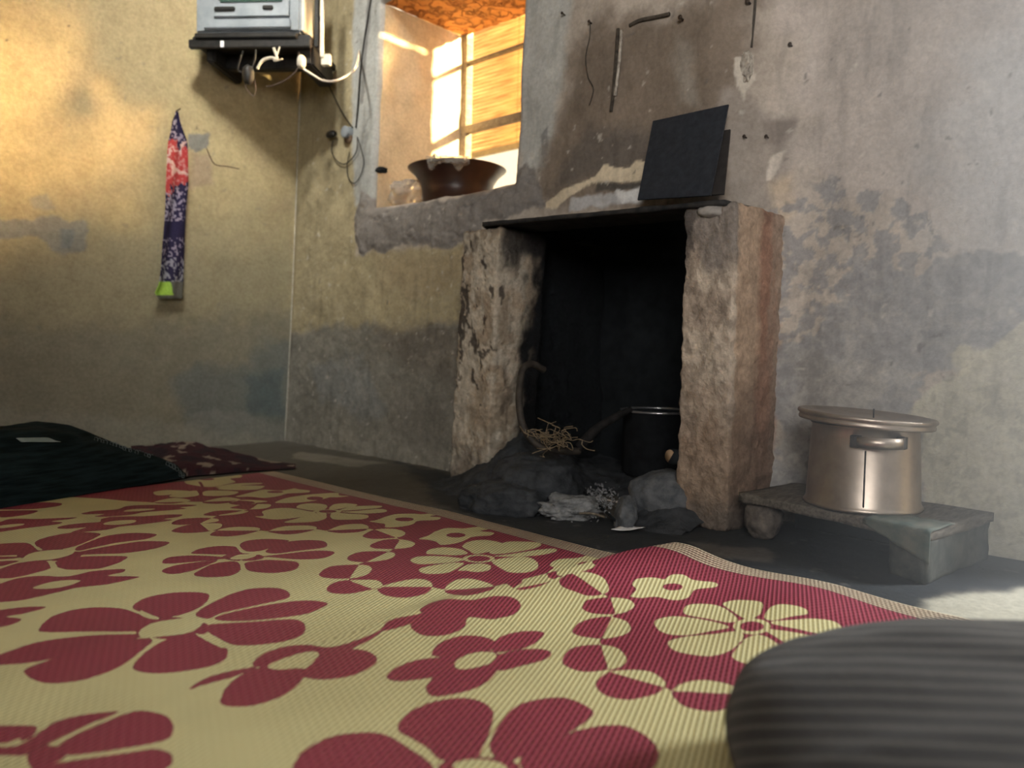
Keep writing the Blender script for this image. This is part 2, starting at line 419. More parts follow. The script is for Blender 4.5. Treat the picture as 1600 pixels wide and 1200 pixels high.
# streaks of damp running down, small chips
st = sstep((fbm(Yg, Zg*.14, 26, 3, 91)-.25)/.5)[..., None]*.14; CW = CW*(1-st)
ch = sstep((fbm(Yg, Zg, 30, 3, 95)-.95)/.12)[..., None]*.5; CW = CW*(1-ch)+np.array((.5, .47, .42))*ch
ch = sstep((fbm(Yg, Zg, 24, 3, 99)-1.0)/.12)[..., None]*.6; CW = CW*(1-ch)+np.array((.12, .11, .10))*ch
P = np.stack([Xg, Yg+wy_*edge*0+wy_*fade, Zg+wz_*fade], -1)
def inside(r): 
    yc = (Ys[:-1]+Ys[1:])/2; zc = (Zs[:-1]+Zs[1:])/2
    return ((yc > r[0]) & (yc < r[1]))[:, None] & ((zc > r[2]) & (zc < r[3]))[None, :]
keep = ~(inside(WIN) | inside(FIRE) | inside(DOOR))
me = gridmesh('wall_right', P, keep, flip=True); CW = np.clip(CW*1.22, 0, .9); setcol(me, CW)
delloose(me)
wall_right = tag(link('wall_right', me, M_wall), kind='structure')

# niche of the window (reveals) and recess of the hearth
def tunnel(name, r, x_in, x_out, mat, colf, parent, sides, nd=40, seed=0, amp=.006):
    for side in sides:
        if side in ('y0', 'y1'):
            A = lines([(r[2], r[3], .0095)], [r[2], r[3]]); Yc = r[0] if side == 'y0' else r[1]
            Y = np.full(A.shape, Yc); Z = A
        else:
            A = lines([(r[0], r[1], .0095)], [r[0], r[1]]); Zc = r[2] if side == 'z0' else r[3]
            Y = A; Z = np.full(A.shape, Zc)
        t = np.linspace(0, 1, nd)
        Yg2 = np.repeat(Y[:, None], nd, 1); Zg2 = np.repeat(Z[:, None], nd, 1)
        xi = x_in(Yg2, Zg2); Xg2 = xi*(1-t)+x_out*t
        wy, wz = warp(Yg2, Zg2); fd = np.clip(Zg2/.2, 0, 1)
        e = np.minimum(np.clip(t/.15, 0, 1), 1)
        b = amp*fbm(Xg2*1.0+Yg2, Zg2+Yg2*.3, 5, 4, seed)*e
        Yv = Yg2+wy*fd; Zv = Zg2+wz*fd
        if side == 'y0': Yv = Yv-abs(b)
        if side == 'y1': Yv = Yv+abs(b)
        if side == 'z0': Zv = Zv-abs(b)
        if side == 'z1': Zv = Zv+abs(b)
        me = gridmesh('reveal', np.stack([Xg2, Yv, Zv], -1)); setcol(me, colf(side, Xg2, Yg2, Zg2))
        nm = {'y0': 'jamb', 'y1': 'jamb', 'z0': 'sill', 'z1': 'soffit'}[side]
        yield side, link(nm, me, mat[side] if isinstance(mat, dict) else mat, parent)
# cracked orange mud soffit
m, nt, b = newmat('cracked_orange_mud')
g = N(nt, 'ShaderNodeNewGeometry'); vo = N(nt, 'ShaderNodeTexVoronoi', feature='DISTANCE_TO_EDGE', i_Scale=11.0)
nz = N(nt, 'ShaderNodeTexNoise', i_Scale=8.0, i_Detail=5.0); L(nt, g.outputs['Position'], nz.inputs['Vector'])
vm = N(nt, 'ShaderNodeMix', data_type='VECTOR'); vm.inputs[0].default_value = .3; L(nt, g.outputs['Position'], vm.inputs[4]); L(nt, nz.outputs[1], vm.inputs[5])
L(nt, vm.outputs[1], vo.inputs['Vector'])
cr = ramp(nt, vo.outputs[0], [(.0, (.22, .07, .02)), (.02, (.50, .20, .055)), (.2, (.62, .27, .08))])
c = mixc(nt, .5, cr, ramp(nt, nz.outputs[0], [(.35, (.6, .6, .6)), (.65, (1.1, 1.1, 1.1))]), 'MULTIPLY')
L(nt, c, b.inputs['Base Color']); b.inputs['Roughness'].default_value = .95
bp = N(nt, 'ShaderNodeBump', i_Strength=.8, i_Distance=.03); L(nt, ramp(nt, vo.outputs[0], [(0, (0, 0, 0)), (.08, (1, 1, 1))]), bp.inputs['Height']); L(nt, bp.outputs[0], b.inputs['Normal'])
M_soffit = m
def niche_col(side, X, Y, Z):
    n = fbm(X*2+Y, Z, 4, 4, 55)[..., None]
    base = np.array((.60, .50, .34)) if side != 'z0' else np.array((.42, .30, .20))
    return np.clip(base*(1+.12*n), 0, 1)
niche = tag(D.objects.new('trim_1', None), kind='structure'); COL.objects.link(niche)
list(tunnel('niche', WIN, lambda Y, z: wx(Y, z)+RW, XO, {'y0': M_wall, 'y1': M_wall, 'z0': M_wall, 'z1': M_soffit}, niche_col, niche, ('y0', 'y1', 'z0', 'z1'), seed=3, amp=.012))
XB = 3.34
def soot_col(side, X, Y, Z):
    n = fbm(X*2+Y, Z, 5, 4, 65)[..., None]
    t = sstep((X-2.56)/.22 + .25*n[..., 0])[..., None]
    lo = sstep((Z-.95)/.15+.3*n[..., 0])[..., None]
    if side == 'y1':   # worn clay cheek near the mouth
        c = np.array((.36, .29, .22))*(1+.3*n)
        c = c*(1-t)+np.array((.012, .015, .018))*t
        return np.clip(c*(1-lo)+np.array((.02, .02, .022))*lo, 0, 1)
    return np.ones(X.shape+(3,))*np.array((.006, .009, .013))*(1+.3*n)
recess = tag(D.objects.new('trim_2', None), kind='structure'); COL.objects.link(recess)
list(tunnel('recess', FIRE, lambda Y, z: wx(Y, z), XB, M_pillar, soot_col, recess, ('y0', 'y1', 'z1'), seed=8, amp=.02))
yy = np.linspace(FIRE[0]-.3, FIRE[1]+.3, 50); zz = np.linspace(-.05, FIRE[3]+.3, 50); A, B = np.meshgrid(yy, zz, indexing='ij')
link('back_panel', gridmesh('back_panel', np.stack([XB-.03+.02*fbm(A, B, 4, 4, 12), A, B], -1)), M_soot, recess)
ex = [(x, y, z) for z in (-.05, 1.3) for x, y in ((2.8, 1.2), (3.5, 1.2), (3.5, 2.9), (2.66, 2.9))]
link('leak_shell', mesh('leak_shell', ex, [(0, 1, 2, 3), (4, 5, 6, 7), (0, 1, 5, 4), (3, 2, 6, 7), (1, 2, 6, 5)]), M_soot, recess, smooth=False)  # unseen shell added round the recess to stop light leaking in
# doorway reveals of the right wall
list(tunnel('doorway', DOOR, lambda Y, z: wx(Y, z), XO, M_wall, lambda s, X, Y, Z: np.ones(X.shape+(3,))*np.array((.4, .38, .33)), tag(link('trim_3', box_me('trim_3', (XO-.06, DOOR[0], 2.12), (XO, DOOR[1], 2.20), .004), M_wood), kind='structure'), ('y0', 'y1', 'z1'), seed=4))

# ------------------------------------------------------------------ wall_left, other walls, ceiling, floor
Xs = np.concatenate([np.arange(-2.6, .4, .1), np.arange(.4, 2.62, .0105), [2.63]]); Zs2 = np.concatenate([[-.03], np.arange(0, 2.75, .0105), np.arange(2.75, 3.41, .1)])
A, B = np.meshgrid(Xs, Zs2, indexing='ij')
convL = lambda x, y: (lambda p: (p.x, p.z))(onY(x, y, Y0))
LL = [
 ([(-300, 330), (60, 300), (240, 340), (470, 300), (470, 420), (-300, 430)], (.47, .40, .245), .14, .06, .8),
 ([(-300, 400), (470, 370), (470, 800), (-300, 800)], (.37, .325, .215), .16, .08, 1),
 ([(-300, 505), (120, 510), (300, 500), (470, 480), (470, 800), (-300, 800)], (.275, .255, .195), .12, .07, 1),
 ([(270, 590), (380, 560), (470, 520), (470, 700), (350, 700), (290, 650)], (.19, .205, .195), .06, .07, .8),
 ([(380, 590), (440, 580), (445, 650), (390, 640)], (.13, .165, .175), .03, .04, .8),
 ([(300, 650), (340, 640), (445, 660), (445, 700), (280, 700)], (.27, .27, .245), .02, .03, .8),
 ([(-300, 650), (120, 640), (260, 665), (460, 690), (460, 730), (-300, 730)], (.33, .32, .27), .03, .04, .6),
 ([(-20, 345), (60, 340), (130, 350), (128, 385), (100, 392), (60, 370), (-20, 372)], (.27, .285, .28), .010, .03, .75),
 ([(40, 305), (75, 302), (80, 325), (50, 330)], (.34, .34, .30), .01, .03, .6),
 ([(92, 355), (118, 358), (112, 390), (95, 388)], (.24, .26, .27), .006, .015, .8),
 ([(296, 212), (326, 210), (324, 232), (306, 238), (296, 228)], (.26, .27, .26), .004, .012, .9),
 ([(300, 238), (330, 240), (330, 285), (300, 290)], (.47, .35, .27), .02, .02, .6),
]
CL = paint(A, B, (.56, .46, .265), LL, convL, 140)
for (px, py, rr) in [(107, 41, .006), (11, 62, .006), (308, 200, .007), (320, 205, .006), (46, 186, .003), (188, 214, .004)]:
    q = convL(px, py); dd = np.hypot(A-q[0], B-q[1]); a = sstep(.5-(dd-rr)/.006)[..., None]*.8; CL = CL*(1-a)+np.array((.13, .12, .1))*a
ch = sstep((fbm(A, B, 26, 3, 195)-1.0)/.12)[..., None]*.35; CL = CL*(1-ch)+np.array((.22, .22, .2))*ch
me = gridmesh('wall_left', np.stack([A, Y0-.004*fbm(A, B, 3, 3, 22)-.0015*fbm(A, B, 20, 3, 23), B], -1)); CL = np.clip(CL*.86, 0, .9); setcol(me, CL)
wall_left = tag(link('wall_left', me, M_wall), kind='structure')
def plane(name, pts, col, mat=M_wall):
    me = mesh(name, pts, [(0, 1, 2, 3)]); setcol(me, np.ones((4, 3))*np.array(col)); return tag(link(name, me, mat, smooth=False), kind='structure')
plane('wall_back', [(-2.6, -2.6, 0), (3.3, -2.6, 0), (3.3, -2.6, 3.4), (-2.6, -2.6, 3.4)], (.40, .38, .33))
plane('wall_front', [(-2.6, -2.6, 0), (-2.6, Y0, 0), (-2.6, Y0, 3.4), (-2.6, -2.6, 3.4)], (.40, .38, .33))
plane('ceiling', [(-2.6, -2.6, 3.4), (3.3, -2.6, 3.4), (3.3, Y0, 3.4), (-2.6, Y0, 3.4)], (.55, .5, .42))
# white line of lime where the two walls meet
me = tube_me('trim_4', [onX(445, 690, X0-.004, K), onX(455, 500, X0-.004, K), onX(463, 300, X0-.004, K), onX(470, 120, X0-.004, K)], .004, 6)
tag(link('trim_4', me, noisy('lime_joint', (.40, .38, .32), (.62, .6, .52), 30, .9, bump=.3)), kind='structure')

# floor
xs = np.concatenate([np.arange(-2.6, 1.4, .1), np.arange(1.4, 3.4, .012)]); ys = np.concatenate([np.arange(-2.6, 0, .1), np.arange(0, Y0+.02, .012)])
A, B = np.meshgrid(xs, ys, indexing='ij')
convF = lambda x, y: (lambda p: (p.x, p.y))(fl(x, y))
LF = [
 ([(430, 690), (560, 705), (720, 740), (700, 790), (560, 770), (420, 745), (250, 740), (250, 700)], (.095, .088, .072), .06, .06, .9),
 ([(470, 705), (560, 716), (600, 722), (560, 728), (450, 715)], (.26, .24, .20), .01, .03, .6),
 ([(620, 720), (740, 745), (900, 800), (1060, 820), (1150, 800), (1400, 850), (1700, 870), (1700, 905), (1490, 925), (1440, 950), (1100, 890), (900, 855), (700, 795)], (.035, .039, .044), .035, .04, 1),
 ([(1080, 845), (1200, 855), (1200, 875), (1090, 865)], (.15, .135, .125), .02, .04, .6),
 ([(1450, 935), (1520, 925), (1700, 905), (1900, 1000), (1700, 1040), (1460, 970)], (.46, .44, .36), .02, .02, 1),  # pale dusty floor, with the door's pool of light painted in
]
CF = paint(A, B, (.12, .112, .10), LF, convF, 240)
ch = sstep((fbm(A, B, 18, 4, 295)-.75)/.3)[..., None]*.25; CF = CF*(1-ch)+np.array((.3, .29, .27))*ch
me = gridmesh('floor', np.stack([A, B, -.002+.003*fbm(A, B, 4, 4, 33)-.003], -1)); setcol(me, CF)
tag(link('floor', me, M_floor), kind='structure')

# ------------------------------------------------------------------ window_1: frame, rails, wire mesh; outside a reed mat
win = tag(link('window_1', box_me('window_1', (XO-.02, WIN[1]-.04, WIN[2]-.02), (XO+.03, WIN[1]+.02, WIN[3]+.03), .003), M_wood), kind='structure')
link('window_frame', box_me('window_frame', (XO-.02, WIN[0]-.02, WIN[2]-.02), (XO+.03, WIN[0]+.03, WIN[3]+.03), .003), M_wood, win)
zr1 = onX(775, 192, XO).z; zr2 = onX(740, 92, XO).z
for z0, hh in ((zr1, .022), (zr2-.02, .007), (WIN[2]+.01, .02)):
    link('rail', box_me('rail', (XO-.02, WIN[0], z0-hh), (XO+.02, WIN[1], z0+hh), .003), M_wood, win)
V = []; Fc = []
def wire(a, b, r=.0007):
    a = Vector(a); b = Vector(b); t = (b-a).normalized(); n1 = t.cross(Vector((1, 0, 0))).normalized(); n2 = Vector((1, 0, 0)); s = len(V)
    for p in (a, b):
        for k in range(3): V.append(p+n1*r*cos(2.094*k)+n2*r*sin(2.094*k))
    for k in range(3): Fc.append((s+k, s+(k+1) % 3, s+3+(k+1) % 3, s+3+k))
for i in range(88): y = WIN[0]+i*.012; wire((XO+.022, y, WIN[2]), (XO+.022, y, WIN[3]))
for i in range(93): z = WIN[2]+i*.012; wire((XO+.022, WIN[0], z), (XO+.022, WIN[1], z))
tag(link('wire_mesh', mesh('wire_mesh', V, Fc), M_wire, win), kind='stuff')
# reed mat
m, nt, b = newmat('translucent_reed')
g = N(nt, 'ShaderNodeNewGeometry'); mp = N(nt, 'ShaderNodeMapping'); mp.inputs['Scale'].default_value = (1, 1.2, 14); L(nt, g.outputs['Position'], mp.inputs[0])
nz = N(nt, 'ShaderNodeTexNoise', i_Scale=4.0, i_Detail=3.0); L(nt, mp.outputs[0], nz.inputs['Vector'])
cc = ramp(nt, nz.outputs[0], [(.3, (.42, .27, .14)), (.5, (.66, .48, .27)), (.7, (.80, .64, .42))])
L(nt, cc, b.inputs['Base Color']); b.inputs['Roughness'].default_value = .7
tr = N(nt, 'ShaderNodeBsdfTranslucent'); L(nt, cc, tr.inputs[0]); mx = N(nt, 'ShaderNodeMixShader'); mx.inputs[0].default_value = .5
L(nt, b.outputs[0], mx.inputs[1]); L(nt, tr.outputs[0], mx.inputs[2]); L(nt, mx.outputs[0], nt.nodes['Material Output'].inputs[0])
M_reed = m
zb = onX(775, 232, XO+.32).z
mat_root = empty('reed_mat', (XO+.32, 3.3, zb), 'orange reed mat hanging outside the window behind the wire mesh', 'mat')
mes = []; z = zb+.015
while z < 3.0:
    mes.append(tube_me('reed', [(XO+.32+random.uniform(-.004, .004), 2.62, z+random.uniform(-.003, .003)), (XO+.32, 4.3, z)], .0125, 6, subdiv=1)); z += .0235
tag(link('reed', join_me('reed', mes), M_reed, mat_root), kind='stuff')
link('batten', box_me('batten', (XO+.305, 2.62, zb-.03), (XO+.335, 4.3, zb+.004), .004), M_wood, mat_root)
for yv in (2.8, 3.3, 3.8): link('cord', tube_me('cord', [(XO+.303, yv, zb), (XO+.303, yv, 3.0)], .002, 6, subdiv=1), M_wire, mat_root)

# ------------------------------------------------------------------ fireplace: two clay pillars, slab, hearth
fp = empty('fireplace', (2.45, 1.9, 0), 'open clay fireplace with soot-black mouth between two worn plaster pillars', 'fireplace')
def pillar(px_list, Xf, Xb_l, Xb_r, zt, seed, label):
    (flb, frb, flt, frt) = px_list      # front face corners as Y values
    C = [(Xf, frb, -.01), (Xb_r, frb-.02, -.01), (Xb_l, flb, -.01), (Xf, flb, -.01), (Xf, frt, zt), (Xb_r, frt-.02, zt), (Xb_l, flt, zt), (Xf, flt, zt)]
    me = hexa_me('pillar', C, (28, 34, 130), .0085, 16, seed, rnd=.008, oct=7)
    V = np.array([v.co[:] for v in me.vertices]); return me, V
# left pillar
me, V = pillar((2.60, 2.36, 2.54, 2.31), 2.372, 2.66, 2.66, 1.115, 2, '')
n1 = fbm(V[:, 1]+V[:, 0], V[:, 2]*.6, 9, 5, 301); n2 = fbm(V[:, 1]*1.5+V[:, 0]*.7, V[:, 2], 26, 4, 302)
n3 = fbm(V[:, 1]*1.3+V[:, 0]*1.1, V[:, 2]*.28, 30, 4, 303); front = V[:, 0] < 2.42
C = np.ones((len(V), 3))*np.array((.46, .38, .29))
a = sstep((n1+.25)/.2)[:, None]*.75; C = C*(1-a)+np.array((.66, .60, .50))*a
a = (sstep((n2-.22)/.1))[:, None]*.4; C = C*(1-a)+np.array((.30, .22, .15))*a
a = (sstep((n3*.8+n2*.6-.22+.5*(V[:, 1]-2.46)/.1*.3-3.0*np.maximum(np.abs(V[:, 2]-.72)-.16, 0))/.08)*front)[:, None]*.88; C = C*(1-a)+np.array((.055, .045, .04))*a
a = (sstep((n3-.35)/.1)*(1-front))[:, None]*.5; C = C*(1-a)+np.array((.12, .09, .07))*a
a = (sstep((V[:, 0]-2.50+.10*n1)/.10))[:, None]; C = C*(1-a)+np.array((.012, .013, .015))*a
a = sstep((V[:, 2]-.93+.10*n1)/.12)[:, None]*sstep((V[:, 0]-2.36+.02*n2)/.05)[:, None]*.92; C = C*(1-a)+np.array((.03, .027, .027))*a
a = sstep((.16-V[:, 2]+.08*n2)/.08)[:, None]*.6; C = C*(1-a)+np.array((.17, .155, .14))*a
C *= (1+.22*n2)[:, None]
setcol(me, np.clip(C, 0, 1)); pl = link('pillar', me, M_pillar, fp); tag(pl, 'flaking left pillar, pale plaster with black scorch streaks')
# right pillar
me, V = pillar((1.415, 1.215, 1.415, 1.225), 2.372, 2.66, 2.76, 1.10, 5, '')
n1 = fbm(V[:, 1]+V[:, 0], V[:, 2]*.6, 9, 5, 311); n2 = fbm(V[:, 1]*1.5+V[:, 0]*.7, V[:, 2], 26, 4, 312)
n3 = fbm(V[:, 1]*1.3+V[:, 0]*1.1, V[:, 2]*.12, 22, 3, 313)
C = np.ones((len(V), 3))*np.array((.46, .38, .31))
a = sstep((n1+.15)/.2)[:, None]*.7; C = C*(1-a)+np.array((.66, .57, .47))*a
a = sstep((-n2-.18)/.1)[:, None]*.45; C = C*(1-a)+np.array((.26, .21, .17))*a
side = sstep((V[:, 0]-2.385)/.02)*(V[:, 1] < 1.26)
a = side[:, None]*.85; C = C*(1-a)+np.array((.55, .40, .29))*a
a = (side*sstep((V[:, 0]-2.50+.04*n3)/.06))[:, None]*.85; C = C*(1-a)+np.array((.36, .19, .13))*a
a = (side*sstep((V[:, 0]-2.60+.03*n3)/.05))[:, None]*.7; C = C*(1-a)+np.array((.40, .32, .25))*a
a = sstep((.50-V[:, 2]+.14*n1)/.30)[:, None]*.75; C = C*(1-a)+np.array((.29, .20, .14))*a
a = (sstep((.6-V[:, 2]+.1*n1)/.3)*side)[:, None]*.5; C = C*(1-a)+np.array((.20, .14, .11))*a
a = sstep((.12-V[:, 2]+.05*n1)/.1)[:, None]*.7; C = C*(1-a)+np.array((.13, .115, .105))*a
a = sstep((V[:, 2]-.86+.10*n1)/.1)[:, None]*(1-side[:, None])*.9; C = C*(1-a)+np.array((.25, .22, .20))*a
a = (sstep((V[:, 1]-1.375+.03*n2)/.02)*sstep((V[:, 2]-.75+.1*n1)/.15))[:, None]*.8; C = C*(1-a)+np.array((.07, .062, .06))*a
C *= (1+.16*n2)[:, None]
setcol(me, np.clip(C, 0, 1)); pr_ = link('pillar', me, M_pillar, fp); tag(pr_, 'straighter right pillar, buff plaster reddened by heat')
# slab over the mouth
sl = [onX(755, 351, 2.36), onX(1133, 316, 2.36)]
C = [(2.355, sl[1].y, sl[1].z-.008), (2.60, sl[1].y-.02, sl[1].z-.008), (2.60, sl[0].y+.18, sl[0].z-.004), (2.355, sl[0].y, sl[0].z-.006)]
C = C+[(c[0], c[1], c[2]+.016) for c in C]
link('mantel_slab', hexa_me('mantel_slab', C, (12, 60, 2), .004, 8, 1), M_slab, fp)
tag(link('mantel_stone', rock_me('mantel_stone', onX(1118, 330, 2.40), (.05, .055, .028), .25, 3, 3, rot=.3), noisy('grey_lump', (.2, .19, .18), (.34, .32, .30), 20, .9, bump=.4), fp), 'small grey stone wedged under the right end of the slab')
# hearth floor, mound, stones
yy = np.linspace(1.30, 2.70, 120); xx = np.linspace(2.02, 3.32, 110); A, B = np.meshgrid(xx, yy, indexing='ij')
def blob(cx, cy, rx, ry, h): 
    d = ((A-cx)/rx)**2+((B-cy)/ry)**2; return h*np.exp(-d*1.2)
Hh = blob(2.44, 2.22, .22, .26, .16)+blob(2.62, 2.3, .3, .2, .10)+blob(2.40, 1.44, .17, .16, .09)+blob(2.3, 2.02, .12, .12, .05)
Hh += .05*sstep((A-2.55)/.2)
Hh = Hh*(1+.25*fbm(A, B, 9, 4, 401))+.006*fbm(A, B, 25, 3, 402)
Hh = np.maximum(Hh, -.02)-.018
me = gridmesh('hearth_mound', np.stack([A, B, Hh], -1)); link('hearth_mound', me, M_clay, fp)

def rock(name, c, s, mat, label, seed, rot=0, amp=.25, tilt=None, sub=5, cat='stone', parent=None, group=None):
    me = rock_me(name, (0, 0, 0), s, amp, seed, sub)
    o = link(name, me, mat, parent); o.location = c; o.rotation_euler = (tilt[0] if tilt else 0, tilt[1] if tilt else 0, rot)
    if not parent: tag(o, label, cat, group)
    return o
rock('hearth_stone', fl(835, 760, .07)+Vector((.05, .03, -.0)), (.17, .17, .115), M_clay, 'large dark rounded clay lump at left side of the hearth', 5, .3, .16, cat='stone')
rock('hearth_stone', fl(775, 790, .02)+Vector((.07, .02, .0)), (.12, .17, .075), M_clay, 'low sooty clay lump against foot of left pillar', 9, .3, .2, cat='stone')
rock('hearth_stone', fl(1024, 785, .05)+Vector((.05, -.01, .012)), (.12, .125, .098), M_stone, 'smooth grey stone at foot of right pillar, biggest of the right ones', 12, .2, .12, cat='stone')
rock('hearth_stone', fl(978, 805, .03), (.038, .085, .055), M_stone, 'small upright grey stone leaning against the smooth grey stone', 17, -.9, .15, (.3, .2), cat='stone')
rock('hearth_stone', fl(1018, 792, .03)+Vector((-.02, 0, -.012)), (.022, .028, .014), M_stone, 'pebble lying in front of the smooth grey stone', 21, -.4, .2, sub=3, cat='stone')
rock('hearth_stone', fl(890, 796, .02)+Vector((0, 0, .004)), (.07, .10, .040), noisy('ash_grey_clay', (.12, .125, .13), (.30, .31, .32), 30, .95, bump=.8), 'ash-grey crumbling clay lump at centre front of hearth', 31, .9, .55, cat='stone')
# ash heap: many flakes
bm = bmesh.new()
for i in range(420):
    p = fl(random.gauss(925, 24), random.gauss(778, 14), random.uniform(.004, .03)); s = random.uniform(.002, .007)
    mat4 = Matrix.Translation(p) @ Matrix.Rotation(random.uniform(0, 6), 4, Vector((random.random(), random.random(), random.random()+.1)).normalized()) @ Matrix.Diagonal((s*1.6, s, s*.5, 1))
    bmesh.ops.create_icosphere(bm, subdivisions=1, radius=1, matrix=mat4)
o = tag(link('ash', from_bm('ash', bm), M_ash), 'pale ash and cinders scattered between the hearth stones', 'ash', kind='stuff')
# twigs in the ash
for i, (a, b_, r) in enumerate([((905, 802), (945, 808), .004), ((745, 712), (842, 697), .004), ((880, 745), (960, 812), .005)]):
    pa = fl(*a, .03 if i != 1 else .10); pb = fl(*b_, .02 if i != 1 else .15)
    lab = ['thin burnt twig lying in ash at hearth front', 'black iron poker lying across foot of left pillar', 'charred stick slanting down into the ash'][i]
    tag(link(['twig', 'poker', 'twig'][i], tube_me('twig', [pa, pa.lerp(pb, .5)+Vector((0, 0, .006)), pb], r, 7), [M_wood, M_black, M_soot][i]), lab, ['twig', 'poker', 'twig'][i])
# bent pipe
pp = [atd(850, 578, 3.1), atd(832, 569, 3.05), atd(818, 575, 3.0), atd(813, 595, 2.97), atd(811, 630, 2.93), atd(818, 668, 2.9), atd(838, 694, 2.88), atd(870, 704, 2.9), atd(905, 705, 2.95)]
tag(link('iron_pipe', tube_me('iron_pipe', pp, .0135, 12), noisy('sooty_pipe', (.02, .018, .016), (.06, .05, .042), 20, .6, bump=.2)), 'thin bent sooty pipe curving down inside left of the fireplace', 'pipe')
pp = [atd(905, 700, 3.2), atd(930, 672, 3.2), atd(965, 650, 3.25), atd(985, 640, 3.3)]
tag(link('log', tube_me('log', pp, .022, 10, lambda t: 1-.4*t), noisy('charred_branch', (.006, .006, .007), (.022, .02, .02), 20, .9)), 'sooty crooked branch lying at back of the fireplace', 'log')
# wood end at right
pa = atd(1047, 713, 2.72); pb = pa+Vector((.16, -.06, -.02))
lg = empty('log', pa, 'short cut stick with pale end against the right pillar inside hearth', 'log')
link('bark', tube_me('bark', [pa, pb], .027, 14, subdiv=1), M_soot, lg)
link('cut_end', tube_me('cut_end', [pa-Vector((.0012, -.0004, 0)), pa+Vector((.001, 0, 0))], .0235, 14, subdiv=1), noisy('cut_wood', (.28, .19, .12), (.40, .28, .18), 40, .8, bump=.1), lg)
# straw tangle
random.seed(11); mes = []
c0 = atd(866, 685, 2.85)
for i in range(46):
    p = c0+Vector((random.gauss(0, .03), random.gauss(0, .045), random.uniform(-.022, .022))); pts = [p]
    for j in range(4):
        p = p+Vector((random.gauss(0, .018), random.gauss(0, .022), random.gauss(0, .012))); pts.append(p)
    mes.append(tube_me('straw', pts, .0016, 5, subdiv=3))
tag(link('straw_bundle', join_me('straw_bundle', mes), M_straw), 'tangled tuft of dry straw lying on the ledge inside the hearth', 'straw', kind='stuff')
# blackened pot inside
def pot(name, c, r, h, mat, matrim, label, flare=.0):
    root = empty(name, c, label, 'pot')
    prof = [(0, 0), (r*.9, 0), (r, .02), (r*(1-flare), h), (r*(1-flare)+.004, h+.003), (r*(1-flare)-.006, h), (r*.97, .03), (0, .02)]
    link('body', lathe_me('body', prof, 64, c), mat, root)
    rr = r*(1-flare)
    ring = [(rr+.004, h-.006), (rr+.014, h-.004), (rr+.014, h+.002), (rr+.002, h+.004), (rr-.006, h+.003), (rr-.006, h-.004), (rr+.004, h-.006)]
    link('rim', lathe_me('rim', ring, 64, c), matrim, root)
    return root
pot('cooking_pot', Vector((2.99, 1.89, .035)), .155, .295, noisy('matt_soot', (.004, .005, .007), (.010, .012, .015), 20, .95, bump=.1), noisy('bright_rim', (.5, .52, .55), (.7, .72, .75), 20, .3, metal=.9, bump=.05), 'soot-blackened cooking pot with shiny rim inside the fireplace')

# ------------------------------------------------------------------ black sheets leaning above the mantel
def sheet(name, px, Xs_, th, mat, label):
    P4 = [onX(x, y, X) for (x, y), X in zip(px, Xs_)]      # bl, br, tr, tl
    nrm = (P4[1]-P4[0]).cross(P4[3]-P4[0]).normalized()
    if nrm.x < 0: nrm = -nrm
    C = [P4[0], P4[0]+nrm*th, P4[1]+nrm*th, P4[1], P4[3], P4[3]+nrm*th, P4[2]+nrm*th, P4[2]]
    o = link(name, hexa_me(name, C, (1, 12, 12), .0006, 8, 4), mat, smooth=False); return tag(o, label, 'sheet')
sheet('metal_sheet', [(996, 312), (1110, 305), (1138, 163), (1020, 189)], (2.40, 2.385, 2.50, 2.52), .006, M_board, 'square black sheet leaning on mantel against the wall, front one')
sheet('metal_sheet', [(1060, 308), (1131, 303), (1141, 202), (1060, 215)], (2.43, 2.43, 2.55, 2.55), .006, M_board2, 'brown-black sheet mostly hidden behind the front black sheet on mantel')

# ------------------------------------------------------------------ remains set in the plaster above the mantel
def wallpt(x, y, off=0): p = onW(x, y); return Vector((p.x-off, p.y, p.z))
def strip(name, pts, r, mat, label, cat, seg=6):
    return tag(link(name, tube_me(name, pts, r, seg), mat), label, cat)
M_groove = noisy('dark_chipped_wood', (.03, .025, .02), (.09, .075, .06), 40, .9, bump=.5)
M_chip = noisy('pale_chipped_strip', (.24, .21, .18), (.5, .46, .4), 50, .9, bump=.6)
b1 = empty('wooden_batten', wallpt(962, 100), 'broken upright batten set in plaster above mantel, dark with pale edge', 'batten')
link('strip', tube_me('strip', [wallpt(966, 45), wallpt(963, 90), wallpt(959, 140), wallpt(955, 175)], .008, 6), M_groove, b1)
tag(link('strip', tube_me('strip', [wallpt(972, 48, .003), wallpt(968, 100, .003), wallpt(962, 150, .003)], .007, 6), M_chip, b1), 'pale chipped edge')
strip('wooden_batten', [wallpt(984, 40), wallpt(1000, 32), wallpt(1025, 27), wallpt(1046, 22)], .008, M_groove, 'short dark batten lying level in plaster above mantel, at top', 'batten')
strip('wooden_batten', [wallpt(1181, -10), wallpt(1178, 30), wallpt(1174, 75)], .005, M_groove, 'thin dark batten upright in the wall right of the black sheet', 'batten')
rock('plaster_chip', wallpt(1163, 105), (.012, .028, .05), M_chip, 'pale broken plaster knob on the wall right of mantel sheets', 4, 0, .5, cat='plaster')
def nail(x, y, label, r=.006, ln=.02):
    o = empty('nail', wallpt(x, y), label, 'nail')
    p = wallpt(x, y); link('shank', tube_me('shank', [p, p+Vector((-ln, 0, .003))], r*.5, 8, subdiv=1), M_iron, o)
    q = p+Vector((-ln, 0, .003)); link('head', tube_me('head', [q, q+Vector((-.003, 0, 0))], r, 10, subdiv=1), M_iron, o)
nail(1067, 31, 'big dark nail in the wall right of the level batten', .009)
nail(1172, 6, 'dark nail at top of the thin upright batten', .009)
nail(1238, 73, 'nail alone on the pale wall right of the upright batten', .007)
nail(925, 37, 'nail in the wall holding the hanging thread', .006)
